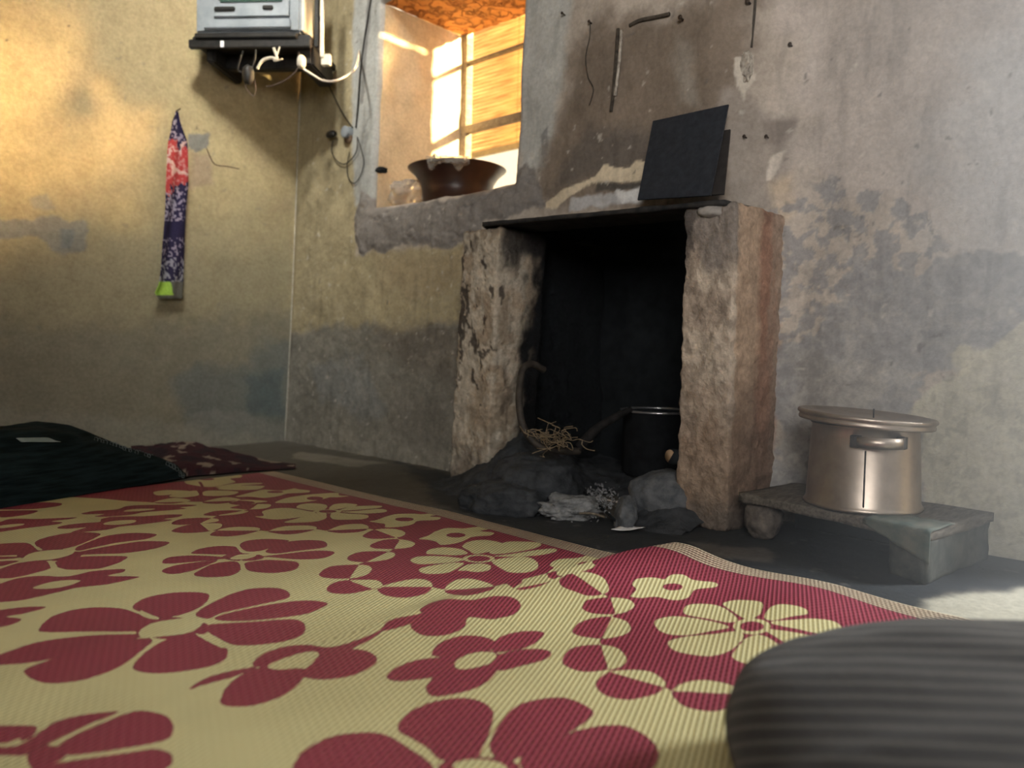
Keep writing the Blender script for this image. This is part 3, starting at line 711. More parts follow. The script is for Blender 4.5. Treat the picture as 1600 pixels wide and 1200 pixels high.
nail(1201, 216, 'right one of two nails right of the black sheets', .006)
nail(1167, 216, 'left one of two nails right of the black sheets', .006)
nail(883, 24, 'nail in the bluish plaster right of the window', .006)
strip('thread', [wallpt(927, 38, .02), wallpt(924, 60, .012), wallpt(917, 90, .008), wallpt(920, 120, .006), wallpt(929, 140, .008), wallpt(922, 165, .006)], .0018, M_blackwire, 'dark thread hanging from a nail right of the window', 'thread')

# ------------------------------------------------------------------ things on the window sill
bc = Vector((2.86, 2.945, WIN[2]+.0))
bc = Vector(atd(714, 290, 4.12)); bc.z = WIN[2]-.004
bowl = empty('basin', bc, 'wide dark maroon basin with flared rim on the window sill', 'basin')
prof = [(0, 0), (.165, 0), (.182, .012), (.190, .08), (.198, .125), (.225, .165), (.262, .196), (.264, .200), (.258, .203), (.235, .194), (.198, .165), (.185, .10), (.172, .018), (0, .012)]
link('body', lathe_me('body', [(r, z*1.02) for r, z in prof], 80, bc), M_bowl, bowl)
# plastic bag in and over the rim
m, nt, b = newmat('clear_plastic_film'); b.inputs['Base Color'].default_value = (.85, .82, .76, 1); b.inputs['Roughness'].default_value = .25
b.inputs['Transmission Weight'].default_value = .75; b.inputs['IOR'].default_value = 1.2
g = N(nt, 'ShaderNodeNewGeometry'); nz = N(nt, 'ShaderNodeTexNoise', i_Scale=30.0, i_Detail=3.0); L(nt, g.outputs['Position'], nz.inputs['Vector']); bp = N(nt, 'ShaderNodeBump', i_Strength=.8, i_Distance=.02); L(nt, nz.outputs[0], bp.inputs['Height']); L(nt, bp.outputs[0], b.inputs['Normal'])
M_film = m
n = 60; m2 = 30; P = np.zeros((n, m2, 3))
cam_dir = (Vector((0, 0, 0))-Vector((bc.x, bc.y, 0))).normalized(); ang0 = atan2(cam_dir.y, cam_dir.x)
for i in range(n):
    for j in range(m2):
        a = ang0+(-.62+.85*i/(n-1)); t = j/(m2-1)
        rr, zz = np.interp(t, [0, .35, .5, .62, 1], [.17, .225, .272, .266, .222]), np.interp(t, [0, .35, .5, .62, 1], [.17, .208, .216, .185, .150+.035*abs(sin(i*.07))])
        nn = mn.fractal(Vector((cos(a)*7, sin(a)*7, t*5)), .8, 2, 4)
        rr += .012*nn+.003; zz += .010*mn.fractal(Vector((cos(a)*9+5, sin(a)*9, t*6)), .8, 2, 4)
        P[i, j] = (bc.x+rr*cos(a), bc.y+rr*sin(a), bc.z+zz)
tag(link('plastic_bag', gridmesh('plastic_bag', P), M_film), 'crumpled clear plastic bag hanging over the basin rim', 'plastic bag')
sc_ = wallpt(622, 295); 
me = rock_me('plastic_bag', (sc_.x+.16, sc_.y+.06, WIN[2]+.065), (.13, .115, .085), .35, 41, 5, sc=2.2)
tag(link('plastic_bag', me, M_film), 'pale crumpled plastic bundle on sill left of the basin', 'plastic bag')
rock('mud_lump', wallpt(589, 266, .0)+Vector((.015, -.02, 0)), (.025, .03, .014), M_soot, 'small black tar-like lump on left edge of the window opening', 51, .2, .4, cat='lump')

# ------------------------------------------------------------------ television in the corner on a black steel shelf
ca = radians(38.5); dvec = Vector((cos(ca), sin(ca), 0)); rvec = Vector((sin(ca), -cos(ca), 0)); zv = Vector((0, 0, 1))
tvd = 3.98
base = atd(470, 50, tvd)             # front right bottom corner of the set
def TV(a, b_, c): return base + rvec*a + dvec*b_ + zv*c      # a: right, b: back, c: up
def tvbox(name, a0, a1, b0, b1, c0, c1, mat, parent, bev=.004, taper=0):
    C = [TV(a0, b0, c0), TV(a1, b0, c0), TV(a1-taper, b1, c0+taper*.4), TV(a0+taper, b1, c0+taper*.4), TV(a0, b0, c1), TV(a1, b0, c1), TV(a1-taper, b1, c1-taper), TV(a0+taper, b1, c1-taper)]
    bm = bmesh.new(); vs = [bm.verts.new(c) for c in C]
    for q in ((0, 3, 2, 1), (4, 5, 6, 7), (0, 1, 5, 4), (1, 2, 6, 5), (2, 3, 7, 6), (3, 0, 4, 7)): bm.faces.new([vs[i] for i in q])
    bmesh.ops.recalc_face_normals(bm, faces=bm.faces)
    if bev: bmesh.ops.bevel(bm, geom=bm.edges[:], offset=bev, segments=2, affect='EDGES')
    return link(name, from_bm(name, bm), mat, parent, smooth=False)
tv = empty('television', TV(-.25, .15, 0), 'old tube television in pale casing on shelf high in the corner', 'television')
Wt = .565
tvbox('casing', -Wt, 0, .0, .16, .0, .46, M_whitedim, tv, .012)
tvbox('back_casing', -Wt+.03, -.03, .16, .42, .03, .44, M_cream, tv, .02, .05)
# stepped front: lower control panel and screen surround
tvbox('screen_surround', -Wt+.10, -.055, -.012, .0, .075, .45, M_whitedim, tv, .006)
tvbox('screen', -Wt+.13, -.085, -.018, -.008, .150, .43, M_screen, tv, .01)
tvbox('control_panel', -Wt+.05, -.05, -.016, .0, .018, .062, M_whitedim, tv, .005)
for a, b_, c in ((-.40, .11, .035), (-.17, .055, .05)):
    tvbox('control_button', a-b_/2, a+b_/2, -.024, -.010, .095+c*.3, .115+c*.3, M_black, tv, .004)
tvbox('lit_side', .0, .012, .01, .15, .01, .45, M_cream, tv, .004)  # cream slab paints window light onto the casing's right side
sh = empty('wall_shelf', TV(-.25, .2, -.08), 'black steel shelf bracket under the corner television', 'shelf')
tvbox('shelf_plate', -Wt-.03, .045, .02, .45, -.045, -.005, M_black, sh, .006)
tvbox('front_bar', -Wt-.04, .05, .0, .03, -.075, -.03, M_black, sh, .004)
tvbox('front_lip', -Wt+.0, -.02, -.015, .012, -.03, -.004, M_black, sh, .004)
tvbox('support_arm', -.04, .045, .05, .40, -.15, -.045, M_black, sh, .01)
tvbox('support_arm', -Wt+.03, -Wt+.08, .05, .40, -.13, -.045, M_black, sh, .01)
tvbox('cross_bar', -Wt+.08, -.05, .18, .24, -.12, -.045, M_black, sh, .006)
tvbox('upright', .05, .07, .06, .085, -.05, .42, M_black, sh, .002)
tag(tvbox('upright', .078, .095, .07, .09, -.10, .42, M_cream, sh, .002), 'cream painted upright')
tag(tvbox('end_block', .08, .13, .08, .11, -.14, -.08, M_cream, sh, .004), 'bare wooden end block')
for q in (.10, .30): tvbox('hook', .062, .078, .08, .095, q-.01, q+.015, M_black, sh, .002)
tag(tvbox('label_tag', -Wt+.135, -Wt+.155, -.004, .0, -.075, -.04, M_paper, sh, .002), 'white tag')
# adaptor and cables under the television
def T(x, y, d=3.95): return atd(x, y, d)
strip('cable', [T(402, 108), T(410, 95), T(424, 90), T(433, 93), T(428, 75)], .0075, M_whitewire, 'thick white cable end hooked under the television', 'cable', 8)
strip('cable', [T(437, 73), T(432, 88), T(428, 95), T(442, 92)], .004, M_whitewire, 'thin white twisted wire tied below the television', 'cable')
strip('cable', [T(474, 108), T(490, 118), T(505, 126), T(525, 126), T(545, 116, 4.0), T(556, 104, 4.02), wallpt(562, 80, .004)], .006, M_whitewire, 'white cable sagging from the television towards the window', 'cable', 8)
pg = empty('power_plug', T(470, 95), 'white plug dangling under right side of the television', 'plug')
link('plug_body', rock_me('plug_body', T(471, 97), (.022, .022, .035), .1, 3, 3), M_whitewire, pg); link('plug_pin', tube_me('plug_pin', [T(469, 90), T(467, 82)], .004, 6, subdiv=1), M_iron, pg)
ad = empty('adaptor', T(388, 118), 'black adaptor hanging under left side of the television', 'adaptor')
link('adaptor_body', rock_me('adaptor_body', T(388, 117), (.028, .028, .05), .1, 8, 3), M_black, ad)
link('cord', tube_me('cord', [T(383, 122), T(385, 138), T(396, 150), T(400, 140), T(398, 125)], .003, 6), M_iron, ad)
strip('cable', [T(416, 135), T(425, 134), T(436, 130), T(448, 124), T(462, 112), T(470, 98)], .004, M_iron, 'short brown cable end below the television', 'cable')
for i, (pts, lab) in enumerate([([(380, 80), (375, 95), (372, 110), (385, 115)], 'black wire drooping below left of television shelf'), ([(400, 78), (398, 95), (392, 110)], 'black wire hanging straight to the adaptor')]):
    strip('wire', [T(*p) for p in pts], .004, M_blackwire, lab, 'wire')

# wires and socket left of the window
def Wp(x, y, off=.008): return wallpt(x, y, off)
strip('wire', [Wp(515, 133), Wp(528, 160), Wp(540, 182), Wp(553, 200)], .0035, M_blackwire, 'black wire slanting down to the socket left of the window', 'wire')
strip('wire', [Wp(584, -20), Wp(578, 20), Wp(570, 70), Wp(564, 120), Wp(561, 165), Wp(558, 200)], .0045, M_blackwire, 'dark cable running down the wall beside the window opening', 'wire')
strip('wire', [Wp(527, 221, .03), Wp(523, 238, .02), Wp(530, 252, .015), Wp(541, 257, .012), Wp(553, 248, .012), Wp(561, 235, .015), Wp(563, 216, .02)], .0032, M_blackwire, 'short loop of black wire below the plug', 'wire')
strip('wire', [Wp(563, 215, .02), Wp(568, 235, .015), Wp(571, 255, .012), Wp(566, 275, .012), Wp(556, 287, .012), Wp(547, 278, .012), Wp(545, 260, .012), Wp(549, 238, .012)], .0026, M_blackwire, 'long thin loop of wire hanging below the socket', 'wire')
sk = empty('wall_socket', Wp(547, 208), 'round white socket on the wall left of the window', 'socket')
p = Wp(547, 208, .0); link('socket_body', tube_me('socket_body', [p, p+Vector((-.03, 0, 0)), p+Vector((-.04, 0, 0)), p+Vector((-.043, 0, 0))], .033, 20, lambda t: 1 if t < .7 else 1-1.2*(t-.7), subdiv=3), M_whitedim, sk)
link('switch_base', tube_me('switch_base', [p+Vector((-.0, 0, -.03)), p+Vector((-.02, 0, -.03))], .03, 16, subdiv=1), noisy('brown_wood_block', (.14, .09, .06), (.22, .15, .1), 30, .8), sk)
pk = empty('plug', Wp(525, 212), 'black plug pushed into the white socket', 'plug')
link('plug_body', rock_me('plug_body', Wp(526, 212, .035), (.02, .042, .02), .08, 2, 3), M_black, pk)
strip('wire', [Vector((onY(322, 232, Y0).x, Y0-.006, onY(322, 232, Y0).z)), onY(335, 256, Y0-.006), onY(355, 260, Y0-.006), onY(374, 264, Y0-.006)], .0025, M_iron, 'thin brown wire end lying on the left wall below television', 'wire')

# ------------------------------------------------------------------ hanging printed cloth
rows = [(175, 275, 276), (190, 269, 279), (205, 267, 284), (222, 263, 290), (250, 261, 291), (290, 258, 292), (330, 256, 289), (380, 252, 288), (420, 250, 287), (445, 247, 286), (458, 241, 284), (467, 248, 284)]
n, mm = 180, 30; P = np.zeros((n, mm, 3)); C = np.zeros((n, mm, 3)); Yc = Y0-.045
ry = [r[0] for r in rows]
for i in range(n):
    y = 175+(467-175)*i/(n-1); xl = np.interp(y, ry, [r[1] for r in rows]); xr = np.interp(y, ry, [r[2] for r in rows])
    for j in range(mm):
        t = j/(mm-1); x = xl+(xr-xl)*t
        q = onY(x, y, Yc); P[i, j] = (q.x, Yc-.010*sin(t*9+y*.02)*min(1, (y-175)/60)-.012*(t-.5)**2*4, q.z)
        nz_ = fbm(np.array([x*.13]), np.array([y*.07]), 1, 3, 7)[0]; n2_ = vnoise(np.array([x*.45]), np.array([y*.33]), 3)[0]
        navy = np.array((.022, .018, .055)); c = navy
        yy_ = y+(x-272)*.9*sin(y*.045)+10*nz_
        if 222 < yy_ < 292: c = np.array((.42, .05, .05)) if n2_ > -.35 else np.array((.50, .20, .19))
        if 258 < yy_ < 268 or 236 < yy_+(x-272)*1.4 < 241: c = np.array((.60, .42, .38))
        if (yy_ < 222 or yy_ > 292) and n2_ > .38 and not (345 < y < 372): c = np.array((.32, .28, .36))
        if 300 < y < 345 and vnoise(np.array([x*.33+y*.1]), np.array([y*.28-x*.1]), 5)[0] > .25 and t < .6: c = np.array((.35, .32, .42))
        if y > 405 and n2_ > .1: c = np.array((.28, .28, .32))
        if y > 440: c = np.array((.33, .55, .08)) if t < .65-(458-y)*.01 and y < 462 else np.array((.12, .12, .10))
        C[i, j] = c
me = gridmesh('hanging_cloth', P); setcol(me, C)
M_print = painted_plaster('printed_cotton', bump=.1, rough=.85, speck=.2, fine=120)
cl = tag(link('hanging_cloth', me, M_print), 'narrow navy and red floral cloth hanging in a point from a nail on left wall', 'cloth')
s = cl.modifiers.new('s', 'SOLIDIFY'); s.thickness = .004
o = empty('nail', onY(275, 174, Y0), 'nail in the left wall that the floral cloth hangs from', 'nail'); q = onY(275, 174, Y0)
link('shank', tube_me('shank', [q, q+Vector((0, -.055, .004))], .003, 8, subdiv=1), M_iron, o)

# ------------------------------------------------------------------ woven plastic floor mat
EDGE_PX = [(430, 738), (560, 769), (700, 800), (830, 833), (960, 868)]
EDGE2 = [(1132, 889, .012), (1197, 899, .0), (1279, 910, 0), (1360, 934, 0), (1430, 953, 0), (1500, 968, 0), (1600, 986, 0), (1750, 1015, 0)]
ep = [fl(*p) for p in EDGE_PX]+[fl(1064, 849, .055)]+[fl(*p) for p in EDGE2]
ey = np.array([p.y for p in ep])[::-1]; ex = np.array([p.x for p in ep])[::-1]
ey = np.concatenate([[-1.0], ey, [3.6]]); ex = np.concatenate([[ex[0]+.1], ex, [ex[-1]]])
def smooth_edge(Y):
    t = 0
    for o_ in (-.06, -.03, 0, .03, .06): t = t+np.interp(Y+o_, ey, ex)
    return t/5
crest = [fl(1062, 848, .055), fl(980, 864, .05), fl(890, 890, .042), fl(820, 908, .030), fl(720, 935, .015), fl(600, 975, .004)]
def rug_h(X, Y):
    h = .004+.0025*fbm(X, Y, 2.2, 2, 61)
    best = np.full(np.shape(X), 1e9); hh = np.zeros(np.shape(X)); sg = np.zeros(np.shape(X))
    for a, b_ in zip(crest[:-1], crest[1:]):
        ex_, ey_ = b_.x-a.x, b_.y-a.y; LL_ = ex_*ex_+ey_*ey_
        t = np.clip(((X-a.x)*ex_+(Y-a.y)*ey_)/LL_, 0, 1)
        qx, qy = a.x+ex_*t, a.y+ey_*t; d = np.hypot(X-qx, Y-qy)
        side = (X-qx)*ey_-(Y-qy)*ex_
        k = d < best; best = np.where(k, d, best); hh = np.where(k, a.z+(b_.z-a.z)*t, hh); sg = np.where(k, side, sg)
    nearside = ((X+Y) < 0)  # placeholder, replaced below
    # far side of the crest (towards the window) is steep, near side long
    far = sg*SGN > 0
    wd = np.where(far, .045, .17)
    h = h+hh*np.exp(-(best/wd)**2)
    # lazy swell along the near right edge
    h = h+.016*np.exp(-((X-1.75)/.2)**2-((Y-.72)/.12)**2)
    return h
# which side is far: test a point beyond the crest
a, b_ = crest[1], crest[2]; tx, ty = (a.x+b_.x)/2+.05, (a.y+b_.y)/2+.08
qx, qy = (a.x+b_.x)/2, (a.y+b_.y)/2
SGN = 1 if ((tx-qx)*(b_.y-a.y)-(ty-qy)*(b_.x-a.x)) > 0 else -1
def rug_pt(x, y):
    z = 0.0
    for _ in range(14):
        p = fl(x, y, z); z = .5*z+.5*float(rug_h(np.array(p.x), np.array(p.y)))
    return (p.x, p.y)
CR = {'A': (0, 980, .25), 'B': (0, 820, .1875), 'C': (0, 730, .1875), 'D': (240, 720, .2), 'E': (240, 820, .25), 'F': (540, 760, .2625), 'G': (440, 900, .2875), 'H': (840, 840, .325), 'Z': (0, 640, .46667), 'P': (0, 0, 1)}
def cp(c, pts): x0, y0, s = CR[c]; return [(x0+x*s, y0+y*s) for x, y in pts]
def ell(c, cx, cy, rx, ry, n=12): return (c, [(cx+rx*cos(2*pi*i/n), cy+ry*sin(2*pi*i/n)) for i in range(n)])
BOUND = [(100, 776), (160, 779), (200, 783), (240, 785), (298, 784), (318, 784), (376, 782), (395, 783.5), (402, 788), (392, 795), (370, 800), (345, 804), (332, 809), (312, 818), (326, 829), (410, 829), (420, 830), (494, 827), (510, 829), (578, 826), (590, 829), (622, 841), (624, 845), (615, 858), (610, 861), (572, 878), (562, 881), (545, 905), (550, 909), (582, 920), (597, 917), (674, 917), (697, 922), (774, 916), (803, 920), (850, 911), (872, 902), (894, 896), (942, 928), (954, 934), (962, 958), (958, 961), (941, 996), (937, 1000), (950, 1045), (957, 1051), (1038, 1074), (1051, 1080), (1155, 1085), (1180, 1080), (1215, 1065), (1260, 1055), (1330, 1080), (1340, 1130)]
LEAVES = [('P', [(240, 785), (270, 778), (298, 782), (268, 787)]), ('P', [(316, 785), (350, 777), (376, 781), (345, 787)]),
 ('P', [(358, 786), (380, 781), (418, 783), (400, 786), (375, 789)]), ('P', [(360, 793), (385, 788), (422, 788), (416, 794), (390, 796), (372, 795)]),
 ('P', [(318, 804), (340, 798), (386, 798), (380, 802), (356, 805), (330, 806)]), ('P', [(268, 818), (282, 811), (318, 809), (340, 811), (338, 815), (315, 818), (280, 820)]),
 ('D', [(140, 545), (250, 505), (400, 490), (520, 490), (530, 515), (460, 545), (330, 562), (200, 562)]), ('D', [(440, 575), (520, 535), (640, 517), (800, 520), (830, 540), (740, 570), (600, 590), (480, 588)]),
 ('D', [(900, 550), (1000, 515), (1150, 505), (1260, 512), (1265, 535), (1150, 565), (1030, 575), (930, 562)]), ('E', [(1090, 35), (1180, 2), (1300, -5), (1345, 15), (1300, 42), (1180, 52), (1110, 45)]),
 ('E', [(1310, 65), (1380, 30), (1500, 25), (1570, 45), (1560, 68), (1500, 82), (1380, 88), (1325, 80)]), ('F', [(145, 350), (230, 318), (330, 315), (410, 335), (390, 360), (300, 372), (180, 370)]),
 ('E', [(1210, 205), (1280, 172), (1400, 165), (1490, 172), (1510, 190), (1470, 215), (1350, 232), (1240, 228)]), ('E', [(1035, 305), (1100, 262), (1230, 250), (1340, 255), (1362, 285), (1310, 320), (1220, 335), (1110, 335), (1050, 325)]),
 ('E', [(1080, 400), (1130, 360), (1230, 345), (1380, 345), (1430, 370), (1420, 395), (1360, 405), (1230, 430), (1120, 428)]), ('F', [(190, 610), (280, 575), (420, 550), (500, 565), (515, 600), (470, 640), (360, 662), (240, 650)]),
 ('F', [(590, 620), (620, 575), (700, 548), (800, 560), (890, 597), (840, 625), (720, 650), (620, 640)]), ('F', [(1005, 608), (1060, 570), (1150, 550), (1230, 548), (1210, 570), (1150, 595), (1060, 615)]),
 ('H', [(105, 205), (150, 175), (230, 165), (310, 190), (342, 240), (325, 268), (250, 280), (180, 260), (120, 235)]), ('H', [(215, 330), (240, 300), (330, 288), (430, 295), (465, 325), (430, 355), (370, 368), (270, 365), (225, 350)]),
 ('H', [(170, 440), (220, 400), (330, 380), (420, 400), (447, 435), (420, 465), (330, 485), (240, 480), (180, 465)]), ('H', [(118, 585), (170, 530), (290, 515), (390, 535), (428, 590), (400, 620), (340, 635), (220, 645), (140, 620)]),
 ('H', [(278, 705), (310, 665), (370, 640), (520, 640), (600, 680), (612, 715), (560, 755), (430, 780), (320, 755)]), ('H', [(645, 740), (700, 700), (800, 685), (920, 705), (975, 745), (950, 800), (850, 835), (730, 820), (670, 785)])]
CREAM = [
 ('D', [(225, 130), (400, 112), (560, 118), (680, 112), (680, 130), (600, 140), (640, 165), (560, 185), (500, 200), (400, 203), (260, 180), (240, 150)]), ('D', [(490, 205), (640, 178), (835, 172), (830, 182), (700, 190), (530, 210)]),
 ('D', [(500, 218), (640, 195), (850, 195), (860, 205), (800, 225), (600, 228)]), ('D', [(390, 270), (385, 245), (440, 232), (600, 235), (665, 245), (600, 268), (460, 275)]),
 ('D', [(120, 275), (200, 250), (320, 232), (345, 245), (350, 270), (250, 285), (170, 285)]), ('D', [(0, 245), (90, 230), (240, 232), (270, 238), (150, 262), (30, 270)]),
 ('D', [(640, 280), (700, 262), (790, 240), (860, 225), (1000, 232), (1100, 215), (1130, 222), (1215, 232), (1200, 248), (1050, 255), (980, 275), (860, 290), (760, 280), (680, 282)]),
 ('D', [(950, 325), (1040, 290), (1200, 265), (1330, 255), (1440, 250), (1450, 270), (1530, 275), (1440, 285), (1380, 285), (1300, 305), (1150, 325), (1000, 330)]),
 ('D', [(1115, 365), (1150, 340), (1250, 332), (1350, 345), (1340, 375), (1250, 388), (1180, 380)]), ('D', [(790, 435), (860, 430), (850, 395), (950, 372), (1080, 370), (1220, 395), (1270, 400), (1200, 430), (1020, 455), (900, 455)]),
 ('D', [(1020, 480), (1120, 450), (1280, 405), (1350, 410), (1345, 450), (1260, 475), (1120, 483)]), ('D', [(1370, 375), (1410, 340), (1500, 332), (1585, 340), (1570, 355), (1480, 370), (1420, 380)]),
 ('D', [(1450, 385), (1560, 357), (1769, 350), (1760, 368), (1600, 382), (1480, 390)]), ('D', [(1470, 398), (1600, 390), (1750, 376), (1820, 385), (1800, 402), (1650, 412), (1520, 405)]), ('D', [(1380, 420), (1420, 404), (1520, 412), (1650, 420), (1680, 435), (1640, 455), (1500, 460), (1400, 455)]),
 ('F', [(140, 208), (185, 200), (240, 180), (300, 165), (400, 162), (460, 165), (555, 152), (550, 168), (500, 178), (565, 185), (540, 200), (430, 205), (400, 225), (330, 240), (240, 243), (235, 225), (200, 218)]),
 ('F', [(435, 312), (490, 293), (540, 265), (610, 247), (700, 250), (760, 243), (855, 235), (860, 252), (800, 265), (880, 275), (860, 292), (760, 300), (700, 325), (640, 342), (570, 348), (540, 330), (490, 318)]),
 ('F', [(695, 358), (730, 330), (830, 318), (935, 340), (900, 375), (780, 402), (730, 380)]), ('F', [(855, 395), (940, 335), (1050, 328), (1150, 335), (1160, 352), (1100, 375), (940, 400)]),
 ('F', [(880, 415), (1000, 400), (1140, 378), (1245, 370), (1245, 390), (1150, 410), (1000, 418)]), ('F', [(870, 445), (960, 425), (1080, 420), (1140, 450), (1140, 490), (1080, 512), (980, 512), (920, 485)]),
 ('F', [(670, 500), (730, 465), (820, 460), (865, 475), (850, 500), (780, 510), (720, 502)]), ('F', [(435, 500), (470, 480), (600, 458), (700, 455), (680, 480), (600, 515), (480, 520)]),
 ('F', [(385, 440), (430, 418), (560, 415), (690, 428), (700, 440), (600, 455), (440, 463)]), ('F', [(480, 400), (500, 375), (590, 362), (690, 375), (725, 400), (650, 410), (530, 405)]),
 ('F', [(1185, 525), (1240, 485), (1215, 470), (1260, 435), (1380, 425), (1460, 408), (1560, 415), (1570, 435), (1500, 470), (1430, 500), (1340, 520), (1260, 535), (1200, 535)]),
 ('H', [(445, 280), (475, 250), (455, 225), (480, 198), (560, 192), (610, 200), (640, 180), (700, 178), (740, 200), (800, 210), (860, 218), (855, 238), (760, 250), (720, 290), (650, 300), (570, 285), (500, 290), (450, 285)]),
 ('H', [(890, 320), (930, 303), (1000, 300), (1070, 308), (1085, 330), (1060, 375), (1000, 390), (930, 350)]), ('H', [(1090, 380), (1120, 335), (1180, 320), (1270, 335), (1300, 365), (1220, 380), (1120, 398)]),
 ('H', [(1120, 410), (1220, 395), (1340, 390), (1430, 405), (1465, 440), (1400, 467), (1250, 440)]), ('H', [(1090, 440), (1200, 450), (1330, 472), (1430, 485), (1400, 520), (1320, 560), (1230, 530), (1150, 480)]),
 ('H', [(935, 570), (960, 530), (1010, 480), (1080, 470), (1140, 500), (1210, 555), (1190, 590), (1080, 610), (980, 600)]), ('H', [(630, 500), (700, 478), (850, 463), (960, 450), (990, 480), (930, 540), (830, 570), (700, 555), (640, 530)]),
 ('H', [(560, 410), (600, 385), (700, 380), (850, 405), (920, 430), (850, 447), (700, 470), (600, 455)]), ('H', [(700, 350), (730, 322), (830, 320), (900, 340), (960, 390), (920, 408), (820, 390), (720, 372)]),
 ('H', [(1065, 705), (1130, 670), (1250, 650), (1300, 670), (1200, 720), (1100, 730)]),
]
RINGC = [ell('H', 1030, 427, 90, 38), ell('F', 793, 430, 95, 24), ell('D', 1360, 395, 110, 15)]
REDDOT = [ell('D', 415, 143, 60, 9), ell('D', 385, 217, 62, 9), ell('D', 950, 243, 65, 9), ell('D', 1260, 293, 65, 14), ell('D', 1360, 395, 70, 11), ell('F', 350, 196, 55, 12), ell('F', 657, 290, 57, 14), ell('F', 793, 430, 68, 17), ell('F', 1440, 465, 60, 17), ell('H', 650, 237, 48, 17), ell('H', 1030, 427, 58, 24),
 ('D', [(350, 168), (372, 168), (392, 203), (378, 206)]), ('D', [(352, 236), (372, 236), (385, 268), (362, 270)]), ('D', [(1350, 412), (1370, 415), (1382, 455), (1360, 462)])]
